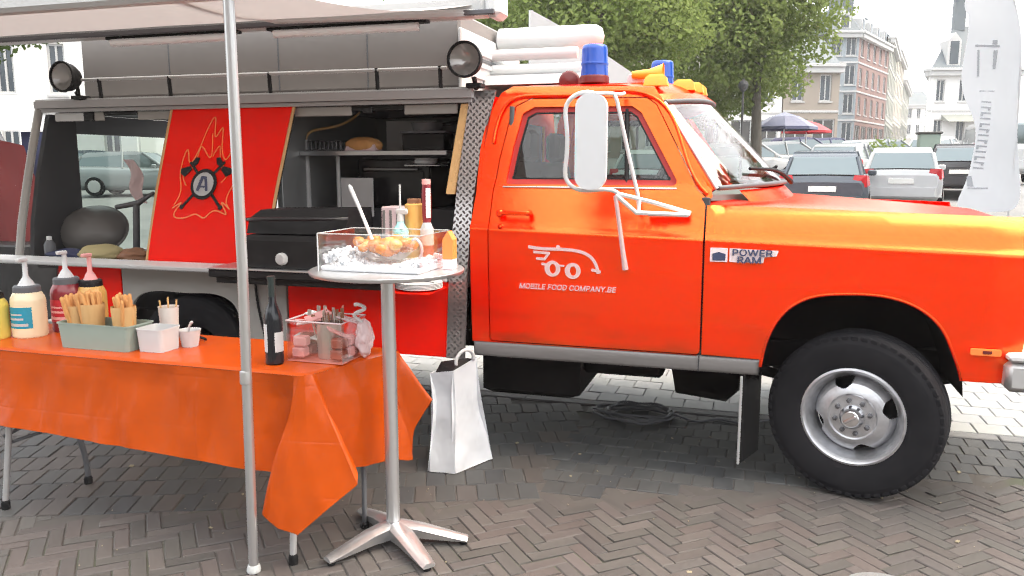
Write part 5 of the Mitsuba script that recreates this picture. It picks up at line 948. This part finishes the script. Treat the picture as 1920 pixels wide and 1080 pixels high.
# trees: tapered trunk with limbs, crown of leaf clumps
M('bark', proc(lambda p, n, uv: mix((0.065, 0.058, 0.048), (0.11, 0.10, 0.085), fbm(p.x * 9, p.y * 9, p.z * 3))), 0.9)
def leafmat(name, a, b):
    mat(name, {'type': 'principledthin', 'base_color': proc(lambda p, n, uv: mix(a, b, fbm(p.x * 1.1, p.y * 1.1, p.z * 1.1))), 'roughness': 0.6, 'diff_trans': 0.7, 'spec_trans': 0.0})
leafmat('leaf', (0.15, 0.21, 0.055), (0.27, 0.33, 0.115)); leafmat('leaf_dark', (0.05, 0.085, 0.022), (0.10, 0.15, 0.04))
def tree(label, x, y, h, crown, trunk_r, leaf, seed, n=11000, size=0.17, group=None, clumps=46):
    key = thing('tree', label, 'tree', group); r = rnd(seed); z0 = G(x, y); cx, cy, cz, rx, rz = crown
    top = np.array([x + r.normal(0, 0.1), y, z0 + h * 0.62]); tk = [(x, y, z0 - 0.05), (x + 0.02, y, z0 + 0.4), (x - 0.04, y + 0.03, z0 + h * 0.35), tuple(top)]
    t = put('trunk', tube(spline(tk, 14), np.linspace(trunk_r * 1.25, trunk_r * 0.55, 14), 10), 'bark', key, True)
    cs = []
    for i in range(clumps):
        d = r.normal(size=3); d /= np.linalg.norm(d); q = r.uniform(0.25, 1.0) ** 0.5
        cs.append(np.array([cx, cy, cz]) + d * q * np.array([rx, rx, rz]) * 0.86)
    for i in range(7):
        b = cs[i * 3]; s0 = np.array(tk[2]) + (top - np.array(tk[2])) * r.uniform(0.2, 1.0); mid = (s0 + b) / 2 + [0, 0, 0.3]
        put('limb', tube(spline([s0, mid, b], 8), np.linspace(trunk_r * 0.42, trunk_r * 0.10, 8), 7), 'bark', t, True)
    per = n // clumps; vs, fs, at = [], [], 0
    for c in cs:
        s = r.uniform(0.55, 1.0) * rx * 0.42
        d = r.normal(size=(per, 3)); d /= np.linalg.norm(d, axis=1, keepdims=True); P = c + d * (s * r.uniform(0.35, 1.05, (per, 1)) ** 0.6) * [1, 1, 0.75]
        a = r.normal(size=(per, 3)); a /= np.linalg.norm(a, axis=1, keepdims=True); nn = d * 0.6 + r.normal(size=(per, 3)) * 0.6 + [0, 0, 0.4]; u = np.cross(a, nn); u /= np.linalg.norm(u, axis=1, keepdims=True) + 1e-9; w = np.cross(nn, u); w /= np.linalg.norm(w, axis=1, keepdims=True) + 1e-9
        sz = size * r.uniform(0.6, 1.25, (per, 1))
        q = np.stack([P - u * sz * 0.5, P - w * sz * 0.32 + u * sz * 0.05, P + u * sz * 0.5, P + w * sz * 0.32 + u * sz * 0.05], 1).reshape(-1, 3)
        vs.append(q); o = np.arange(per)[:, None] * 4 + at; fs += [np.hstack([o, o + 1, o + 2]), np.hstack([o, o + 2, o + 3])]; at += per * 4
    k = put('crown', tri(np.vstack(vs), np.vstack(fs)), leaf, key); labels[k] = {'kind': 'stuff'}
    return key
tree('broad green tree with a dark trunk standing left of the brick corner house', -0.63, 26.2, 8.2, (-0.70, 26.3, 6.95, 2.85, 3.7), 0.19, 'leaf', 21, 26000, 0.19, None, 60)
tree('green tree whose crown rises behind the beacon and cab roof', -5.0, 19.6, 9.5, (-4.9, 19.7, 6.4, 3.2, 3.2), 0.18, 'leaf', 22, 26000, 0.17, None, 60)
tree('darker green tree between the two nearer crowns', -2.5, 30.0, 8.5, (-2.6, 30.0, 6.6, 3.6, 3.6), 0.18, 'leaf', 23, 26000, 0.2, None, 60)
tree('green tree behind the white sail and the roof tubes', -8.2, 23.5, 9.5, (-7.6, 23.5, 6.6, 3.4, 3.4), 0.2, 'leaf', 27, 22000, 0.19, None, 56)
tree('dark leafed tree at the right picture edge behind the flag', 6.6, 14.6, 9.5, (5.9, 14.4, 6.6, 2.5, 2.3), 0.2, 'leaf_dark', 24, 8000)
tree('dark leafed tree showing above the left end of the truck', -19.5, 11.5, 8.5, (-18.6, 11.4, 5.7, 2.6, 1.6), 0.2, 'leaf_dark', 25, 7000, 0.2)
tree('green tree over the roof box at the back of the square', -11.5, 26.0, 9.0, (-11.5, 26.0, 6.5, 3.6, 3.0), 0.22, 'leaf', 26, 8000, 0.22)

# houses
M('brick_red', proc(lambda p, n, uv: mix((0.235, 0.155, 0.145), (0.19, 0.125, 0.118), fbm(p.x * 2, p.y * 2, p.z * 2))), 0.9); M('stucco_white', (0.64, 0.64, 0.635), 0.85); M('stucco_cream', (0.36, 0.34, 0.30), 0.85); M('stucco_beige', (0.27, 0.235, 0.20), 0.85); M('stucco_green', (0.25, 0.26, 0.235), 0.85)
M('slate', (0.115, 0.135, 0.15), 0.7); M('pane', (0.05, 0.065, 0.08), 0.12, spec=0.5); M('trim', (0.42, 0.425, 0.425), 0.7); M('shop', (0.05, 0.05, 0.05), 0.6); M('bluegrey', (0.23, 0.27, 0.30), 0.7)
def facade(key, p0, p1, z0, storeys, sh, ncol, wall, win=(0.55, 0.62), depth=7.0, trim='trim', shop=False, cornice=True, name='wall'):
    p0, p1 = np.array(p0, float), np.array(p1, float); d = p1 - p0; L = np.linalg.norm(d); d /= L; nrm = np.array([d[1], -d[0]])  # faces right of p0->p1
    def T3(m, lift=0.0):
        v = m.vertices; xy = p0 + v[:, :1] * d - (v[:, 1:2]) * nrm; return tri(np.c_[xy, v[:, 2] + z0], m.faces)
    H = storeys * sh; holes = []; cw = L / ncol
    for s in range(storeys):
        for c in range(ncol):
            w, h = cw * win[0], sh * win[1]; xc = (c + 0.5) * cw; zb = s * sh + sh * (0.10 if (s == 0 and shop) else 0.22)
            if s == 0 and shop: w, h = cw * 0.8, sh * 0.72
            holes.append((xc - w / 2, xc + w / 2, zb, zb + h))
    wallp = sbox(0, -0.6, L, H)
    for q in holes: wallp = wallp.difference(sbox(q[0], q[2], q[1], q[3]))
    put(name, T3(cat([extr(wallp, 0.28)])), wall, key)
    for q in holes:
        f_ = put('window', T3(cat([box(q[0], q[1], 0.10, 0.16, q[2], q[2] + 0.09, 0.005), box(q[0], q[1], 0.10, 0.16, q[3] - 0.09, q[3], 0.005), box(q[0], q[0] + 0.09, 0.10, 0.16, q[2] + 0.09, q[3] - 0.09, 0.005), box(q[1] - 0.09, q[1], 0.10, 0.16, q[2] + 0.09, q[3] - 0.09, 0.005), box((q[0] + q[1]) / 2 - 0.04, (q[0] + q[1]) / 2 + 0.04, 0.10, 0.16, q[2] + 0.09, q[3] - 0.09, 0.005), box(q[0] - 0.08, q[1] + 0.08, -0.10, 0.0, q[2] - 0.12, q[2] - 0.02, 0.005)])), trim, key)
        put('pane', T3(tri([(q[0], 0.15, q[2]), (q[1], 0.15, q[2]), (q[1], 0.15, q[3]), (q[0], 0.15, q[3])], [(0, 1, 2), (0, 2, 3)])), 'shop' if (shop and q[2] < sh * 0.2) else 'pane', f_)
    if cornice: put('cornice', T3(cat([box(-0.1, L + 0.1, -0.45, 0.0, H - 0.5, H - 0.1, 0.03), box(-0.15, L + 0.15, -0.6, 0.28, H - 0.1, H + 0.12, 0.03)])), trim, key)
    for s in range(1, storeys): put('string_course', T3(box(0, L, -0.08, 0.0, s * sh - 0.12, s * sh + 0.04, 0.01)), trim, key)
    return T3, L, H
def mansard(key, T3, L, H, h, m, ndorm, depth=6.0, slope=1.6, sk=0.0):
    put('roof', T3(hull([(0, -0.1, H + 0.12), (L, -0.1, H + 0.12), (L, depth, H + 0.12), (sk * depth, depth, H + 0.12), (slope * 0.6 + sk * slope, slope, H + h), (L - slope * 0.6, slope, H + h), (L - slope * 0.6, depth, H + h), (slope * 0.6 + sk * depth, depth, H + h)])), m, key)
    for i in range(ndorm):
        xc = L * (i + 0.5) / ndorm
        dm = put('dormer', T3(hull([(xc - 0.55, 0.1, H + 0.3), (xc + 0.55, 0.1, H + 0.3), (xc - 0.55, 0.1, H + h * 0.62), (xc + 0.55, 0.1, H + h * 0.62), (xc, 0.1, H + h * 0.78), (xc - 0.55, 1.6, H + h * 0.62), (xc + 0.55, 1.6, H + h * 0.62), (xc, 1.6, H + h * 0.78), (xc - 0.55, 0.9, H + 0.3), (xc + 0.55, 0.9, H + 0.3)])), 'trim', key)
        put('pane', T3(box(xc - 0.36, xc + 0.36, 0.06, 0.095, H + 0.5, H + h * 0.60, 0.01)), 'pane', dm)
def core(key, pts, z0, H, m): put('core', extr_xy(pts, z0 - 0.6, z0 + H - 0.2), m, key)
def extr_xy(pts, z0, z1):
    m = trimesh.creation.extrude_polygon(Polygon(pts), z1 - z0, engine='earcut'); return tri(m.vertices + [0, 0, z0], m.faces)
# red brick corner house
bh = thing('brick_house', 'red brick corner house with slate mansard roof at the end of the square', 'house')
z0 = 3.3
T3, L, H = facade(bh, (5.48, 81.38), (8.24, 82.22), z0, 4, 2.75, 2, 'bluegrey', (0.72, 0.70)); mansard(bh, T3, L, H, 2.7, 'slate', 1)
T3b, Lb, Hb = facade(bh, (8.24, 82.22), (12.49, 93.98), z0, 4, 2.75, 5, 'brick_red', (0.42, 0.60), shop=True); mansard(bh, T3b, Lb, Hb, 2.4, 'slate', 4, 4.0)
core(bh, [(5.6, 81.8), (8.1, 82.6), (12.2, 93.8), (6.0, 94)], z0, H, 'brick_red')
for x, y in ((5.9, 83.5), (7.2, 84.5)): put('chimney', box(x - 0.5, x + 0.5, y - 0.4, y + 0.4, z0 + H + 2.0, z0 + H + 3.7, 0.03), 'slate', bh)
wh = thing('pale_house', 'narrow pale house squeezed against the brick corner house', 'house')
T3, L, H = facade(wh, (3.6, 80.6), (5.44, 81.2), 3.3, 3, 3.0, 2, 'stucco_white', (0.5, 0.65)); core(wh, [(3.7, 81), (5.4, 81.6), (5.4, 90), (3.7, 90)], 3.3, H, 'stucco_white'); put('roof', T3(hull([(0, 0, H + .12), (L, 0, H + .12), (0, 6, H + .12), (L, 6, H + .12), (0, 3, H + 1.6), (L, 3, H + 1.6)])), 'slate', wh)
# houses down the street
pp = [(12.6, 94.3), (16.0, 113), (20.0, 133.5), (25.2, 160.6)]
for i in range(3):
    k = thing('street_house', ['greenish grey house following the brick house down the street', 'cream house in the middle of the receding street row', 'last grey house of the receding street row'][i], 'house'); a, b = np.array(pp[i]), np.array(pp[i + 1])
    zz = 3.8 + i * 1.0; T3, L, H = facade(k, a, b - (b - a) * 0.01, zz, 4 - (i == 2), 2.9, 5, ('stucco_green', 'stucco_cream', 'stucco_green')[i], (0.45, 0.6), shop=True)
    put('roof', T3(hull([(0, 0, H + .12), (L, 0, H + .12), (0, 7, H + .12), (L, 7, H + .12), (0, 3.0, H + 2.6), (L, 3.0, H + 2.6)])), 'slate', k); core(k, [a + [-.3, .4], b + [-.4, -.2], b + [-5, 0], a + [-5, 0]], zz, H, 'stucco_green')
fh = thing('far_house', 'small white house closing the far end of the street', 'house')
T3, L, H = facade(fh, (26.5, 171.5), (31.3, 172.9), 7.0, 2, 3.1, 3, 'stucco_white', (0.45, 0.6)); core(fh, [(26.6, 172), (31.2, 173.4), (31.2, 180), (26.6, 180)], 7.0, H, 'stucco_white'); put('roof', T3(hull([(-.2, -.2, H + .12), (L + .2, -.2, H + .12), (-.2, 8, H + .12), (L + .2, 8, H + .12), (0, 4, H + 3), (L, 4, H + 3)])), 'slate', fh)
# white corner house on the right
wc = thing('white_house', 'white corner house with slate roof and dormer at the right of the street', 'house')
T3, L, H = facade(wc, (13.1, 73.3), (20.5, 75.4), 2.95, 2, 3.35, 4, 'stucco_white', (0.38, 0.55)); mansard(wc, T3, L, H, 4.0, 'slate', 2, 7.0, 2.6, 0.55)
T3c, Lc, Hc = facade(wc, (16.5, 88.0), (13.15, 73.35), 2.95, 2, 3.35, 4, 'stucco_white', (0.4, 0.55)); core(wc, [(13.4, 73.8), (20.4, 75.8), (20.4, 88), (16.6, 88)], 2.95, H, 'stucco_white')
put('chimney', box(15.2, 16.1, 76.4, 77.4, 2.95 + H + 3.6, 2.95 + H + 6.4, 0.03), 'slate', wc); put('chimney_cap', box(15.0, 16.3, 76.2, 77.6, 2.95 + H + 6.4, 2.95 + H + 6.7, 0.03), 'slate', wc)
put('shop_awning', T3(hull([(1.2, -1.3, 2.35), (4.6, -1.3, 2.35), (1.2, 0, 3.0), (4.6, 0, 3.0), (1.2, 0, 2.5), (4.6, 0, 2.5)])), 'stucco_green', wc)
# row behind the trees
for (a, b, z0, st, m, lbl, sh) in (((-9.0, 55.5), (-2.9, 57.5), 2.25, 3, 'stucco_cream', 'cream house behind the cab roof and the tree crowns', False), ((-2.8, 57.6), (0.9, 59.0), 2.3, 2, 'stucco_white', 'white house front right behind the dark tree trunk', True), ((1.0, 59.1), (4.9, 60.5), 2.4, 2, 'stucco_beige', 'beige house front between the tree trunk and the pale narrow house', True), ((-22.0, 51.0), (-9.2, 55.4), 2.0, 3, 'stucco_beige', 'long beige house behind the truck body', False)):
    k = thing('town_house', lbl, 'house'); T3, L, H = facade(k, a, b, z0, st, 3.2, max(2, int(np.hypot(b[0] - a[0], b[1] - a[1]) / 1.5)), m, (0.42, 0.6), shop=sh); a, b = np.array(a), np.array(b); core(k, [a + [.1, .5], b + [-.1, .5], b + [-2, 7], a + [-2, 7]], z0, H, m)
    put('roof', T3(hull([(0, 0, H + .12), (L, 0, H + .12), (0, 7, H + .12), (L, 7, H + .12), (0, 3.5, H + 2.6), (L, 3.5, H + 2.6)])), 'slate', k)
lh = thing('town_house', 'white house with tall dark windows at the left edge above the truck', 'house')
T3, L, H = facade(lh, (-38.0, 18.0), (-26.0, 24.5), 0.8, 3, 3.1, 7, 'stucco_white', (0.35, 0.66)); core(lh, [(-37.8, 18.5), (-26.1, 24.8), (-29, 32), (-40, 25)], 0.8, H, 'stucco_white')
# street furniture, tents, flag
lp = thing('street_lamp', 'dark street lamp with round head left of the tree trunk', 'street lamp'); zz = G(-1.05, 24)
put('post', tube([(-1.08, 24, zz), (-1.08, 24, zz + 0.8), (-1.09, 24, zz + 3.2)], [0.07, 0.045, 0.035], 10), 'dark', lp, True); put('head', lathe([(0.04, 0), (0.12, 0.08), (0.17, 0.22), (0.14, 0.32), (0.05, 0.38), (0, 0.45)], (-1.09, 24, zz + 3.15), 'z', 16), 'dark', lp, True)
pr_ = thing('parasol', 'red terrace parasol in front of the beige house', 'parasol'); zz = G(1.45, 34)
put('canopy', lathe([(0.0, 0.55), (0.5, 0.42), (1.05, 0.10), (1.05, 0.0)], (1.45, 34.2, zz + 1.75), 'z', 8), 'label_red', pr_); put('pole', tube([(1.45, 34.2, zz), (1.45, 34.2, zz + 2.2)], 0.03, 8), 'alu', pr_)
pt_ = thing('flower_tub', 'green planter with shrubs between the parked cars', 'planter'); zz = G(3.2, 26)
put('tub', box(2.9, 4.2, 26.0, 26.6, zz, zz + 0.6, 0.02), 'shop', pt_); v = rnd(3).normal(size=(700, 3)) * [0.42, 0.22, 0.28] + [3.55, 26.3, zz + 0.95]; q = rnd(4).normal(size=(700, 2, 3)) * 0.07
put('foliage', tri(np.stack([v, v + q[:, 0], v + q[:, 1]], 1).reshape(-1, 3), np.arange(2100).reshape(-1, 3)), 'leaf', pt_)
kb = thing('switch_cabinet', 'dark green cabinet standing beside the black car', 'cabinet'); zz = G(4.5, 23.8); put('body', box(4.35, 4.95, 24.3, 24.8, zz, zz + 1.75, 0.02), 'bin_green', kb); put('cap', box(4.30, 5.0, 24.25, 24.85, zz + 1.752, zz + 1.82, 0.02), 'shop', kb)
fl_ = thing('feather_flag', 'tall white feather flag with faint grey marks, right of the bonnet', 'flag')
fo = np.array([2.47, 8.31]); fd = np.array([math.sin(YAW), -math.cos(YAW)]); fz = G(*fo)
prof = [(-0.42, 3.60), (-0.33, 4.05), (-0.08, 4.16), (0.09, 3.98), (0.19, 3.74), (0.285, 3.44), (0.345, 3.12), (0.375, 2.7), (0.38, 2.2), (0.385, 1.04), (0.12, 1.01), (-0.345, 1.10), (-0.25, 1.35), (-0.17, 1.75), (-0.21, 2.2), (-0.36, 2.55), (-0.42, 3.1)]
fpoly = Polygon(spline(prof + prof[:1], 90)).buffer(0)
fm = panel(fpoly, lambda x, z: 0.03 * np.sin(x * 7 + z * 2.2) + 0.02 * np.sin(z * 5), 0.002, 0.07, 0.004)
def onflag(m): v = m.vertices; return tri(np.c_[fo + v[:, :1] * fd + v[:, 1:2] * np.array([-fd[1], fd[0]]), v[:, 2]], m.faces)
mat('flag_cloth', {'type': 'principledthin', 'base_color': rgb((0.58, 0.60, 0.63)), 'roughness': 0.8, 'diff_trans': 0.7, 'spec_trans': 0.0})
M('flag_print', (0.30, 0.32, 0.35), 0.8)
fk2 = put('cloth', onflag(fm), 'flag_cloth', fl_, True)
mk = [extr(p, 0.002) for p in [sbox(-0.30, 3.20, 0.06, 3.225), sbox(-0.05, 3.235, 0.02, 3.29), rpoly([(-0.26, 3.16), (-0.235, 3.16), (-0.20, 2.82), (-0.225, 2.82)]), rpoly([(-0.02, 3.16), (0.04, 3.16), (0.03, 2.92), (-0.01, 2.92)]), sbox(-0.18, 2.62, 0.03, 2.635), rpoly([(-0.22, 1.50), (-0.16, 1.50), (-0.12, 1.36), (-0.2, 1.36)]), sbox(-0.2, 1.33, 0.06, 1.345)]]
for i in range(13):
    z = 2.50 - i * 0.073; mk.append(extr(rpoly([(-0.15, z), (-0.02, z - 0.012), (-0.02, z - 0.030), (-0.15, z - 0.020)]), 0.002)); 
    if i % 3: mk.append(extr(rpoly([(-0.15 + 0.09 * (i % 2), z - 0.02), (-0.12 + 0.09 * (i % 2), z - 0.02), (-0.12 + 0.09 * (i % 2), z - 0.055), (-0.15 + 0.09 * (i % 2), z - 0.055)]), 0.002))
for m_ in mk:
    v = m_.vertices; v[:, 1] += 0.03 * np.sin(v[:, 0] * 7 + v[:, 2] * 2.2) + 0.02 * np.sin(v[:, 2] * 5) - 0.006
    put('faint_print', onflag(tri(v, m_.faces)), 'flag_print', fk2)
put('pole', onflag(tube([(x, 0.03, z) for x, z in spline([(0.395, 0.25), (0.395, 1.5), (0.39, 2.4), (0.37, 2.9), (0.31, 3.42), (0.21, 3.76), (0.10, 4.02), (-0.08, 4.18)], 40)], 0.012, 8)), 'alu', fl_, True)
put('base', onflag(tube([(0.40, 0.03, fz + 0.02), (0.40, 0.03, 0.3)], 0.02, 8)), 'steel_dark', fl_); put('stand', onflag(cat([box(0.1, 0.7, 0.0, 0.06, fz, fz + 0.02), box(0.37, 0.43, -0.3, 0.36, fz + 0.021, fz + 0.04)])), 'steel_dark', fl_)
sl = thing('shade_sail', 'white triangular sail roof behind the truck, beside the blue beacon', 'shade sail')
sp = np.array([[-3.31, 6.0, 3.58], [-2.82, 6.0, 3.30], [-2.25, 6.0, 2.93], [-1.80, 6.0, 2.62]]); so = spline(sp, 20)
put('cloth', grid(lambda u, v: (np.interp(u, np.linspace(0, 1, 20), so[:, 0]) - 0.0 * v, 6.0 + v * 0.9, np.interp(u, np.linspace(0, 1, 20), so[:, 2]) * (1 - v) + v * (2.55 - 0.1 * u)), np.linspace(0, 1, 20), np.linspace(0, 1, 8)), 'white_soft', sl, True)
put('front_cloth', grid(lambda u, v: (np.interp(u, np.linspace(0, 1, 20), so[:, 0]), 5.99 + 0 * u, np.interp(u, np.linspace(0, 1, 20), so[:, 2]) * (1 - v) + v * 2.5), np.linspace(0, 1, 20), np.linspace(0, 1, 5)), 'white_soft', sl, True)
put('mast', tube([(-3.32, 6.05, G(0, 6)), (-3.32, 6.05, 3.58)], 0.03, 8), 'alu', sl, True)
ms = thing('market_stall', 'market stall with white roof and dark red side cloth at the left edge', 'market stall')
put('roof', cat([hull([(-8.55, 2.75, 2.40), (-8.05, 2.9, 2.40), (-8.25, 2.6, 2.02), (-7.78, 2.75, 2.02), (-8.25, 2.6, 2.0), (-7.78, 2.75, 2.0), (-8.55, 2.75, 2.38), (-8.05, 2.9, 2.38)]), hull([(-9.6, 2.5, 2.40), (-8.62, 2.72, 2.40), (-9.6, 2.35, 2.0), (-8.35, 2.58, 2.0), (-9.6, 2.6, 2.38), (-8.6, 2.8, 2.38)])]), 'white', ms)
put('post', cat([tube([(-8.58, 2.70, 2.45), (-8.25, 2.62, 1.95), (-7.85, 2.60, 1.2)], 0.03, 8)]), 'dark_grey', ms, True)
put('side_cloth', ruled([(-9.4, 2.2, 2.0), (-8.4, 2.4, 1.98), (-7.85, 2.55, 1.85)], [(-9.4, 2.2, 0.3), (-8.3, 2.4, 0.3), (-7.4, 2.5, 0.3)], 20, 60, 0.02, 0.12, 33), 'maroon', ms, True)
put('back_cloth', box(-8.1, -7.6, 2.75, 2.78, 0.4, 2.0), 'navy', ms); put('counter', box(-9.4, -7.5, 2.1, 2.55, 0.05, 0.85, 0.02), 'black', ms)

# trees and houses beyond the frame: reflected in the windscreen, closing the square on the viewer's left
tree('tall tree outside the picture in front of the truck', 9.0, 6.0, 11.0, (9.0, 6.0, 6.4, 3.4, 3.6), 0.22, 'leaf_dark', 41, 20000, 0.34)
tree('second tall tree outside the picture in front of the truck', 14.0, 10.0, 12.0, (14.0, 10.0, 6.8, 3.8, 4.0), 0.22, 'leaf_dark', 42, 14000, 0.4)
for a, b, m, lbl in (((12.0, -24.0), (-8.0, -24.4), 'brick_red', 'brick house behind the viewer'), ((-8.1, -24.4), (-30.0, -22.0), 'stucco_beige', 'beige house behind the viewer')):
    k = thing('town_house', lbl, 'house'); T3, L, H = facade(k, a, b, 0.0, 3, 3.2, 8, m, (0.42, 0.6), shop=True); a, b = np.array(a), np.array(b)
    core(k, [a + [-.1, -.5], b + [.1, -.5], b + [0, -7], a + [0, -7]], 0.0, H, m)

# the damp air that pales the far houses
scene['air'] = {'type': 'homogeneous', 'albedo': 0.95, 'sigma_t': 0.0008}
scene['haze'] = {'type': 'cube', 'to_world': T().translate([0, 60, 14]).scale([90, 130, 16]), 'bsdf': {'type': 'null'}, 'interior': {'type': 'ref', 'id': 'air'}}
labels['haze'] = {'kind': 'stuff'}
scene['camera']['medium'] = {'type': 'ref', 'id': 'air'}

car('grey car parked in the row before the brick corner house', 4.6, 33.5, math.radians(35), 'car_silver', 4.2)
car('white car parked far down by the street corner', 7.9, 40.0, math.radians(60), 'car_white', 4.2)
car('slate blue car parked beside the red parasol', 3.0, 40.5, math.radians(25), 'car_blue', 4.2)
pv = thing('parasol', 'blue violet terrace parasol beside the tree trunk', 'parasol'); zz = G(0.25, 31.7)
put('canopy', lathe([(0.0, 0.75), (0.6, 0.55), (1.35, 0.12), (1.35, 0.0)], (0.45, 32.0, zz + 1.9), 'z', 8), 'car_blue', pv); put('pole', tube([(0.45, 32.0, zz), (0.45, 32.0, zz + 2.5)], 0.035, 8), 'alu', pv)
vb = thing('banner', 'pale violet upright banner cut by the right picture edge', 'banner')
M('violet', (0.26, 0.26, 0.36), 0.8)
put('cloth', box(3.30, 3.62, 9.30, 9.33, 0.75, 3.0, 0.01), 'violet', vb); put('pole', tube([(3.30, 9.34, G(3.3, 9.34)), (3.30, 9.34, 3.05)], 0.02, 8), 'alu', vb)

# leaf litter and grit between the bricks
r_ = rnd(91); vs, fs = [], []
for i in range(260):
    x, y = r_.uniform(-4, 1.6), r_.uniform(-2.0, 1.1)
    if not shapely.contains_xy(VIEW, x, y): continue
    big = i % 6 == 0; q = r_.uniform(0.008, 0.018) if big else r_.uniform(0.002, 0.006); m = obox((x, y, 0.002 + q * 0.15), (q * 1.6, q, q * 0.35), rz=r_.uniform(0, 3), rx=r_.normal(0, 0.2), b=0.0005); fs.append(tri(m.vertices, m.faces))
M('litter', (0.22, 0.19, 0.13), 0.9)
stuff(put('leaf_litter', cat(fs), 'litter'), 'scattered grit and leaf scraps on the paving', 'litter')
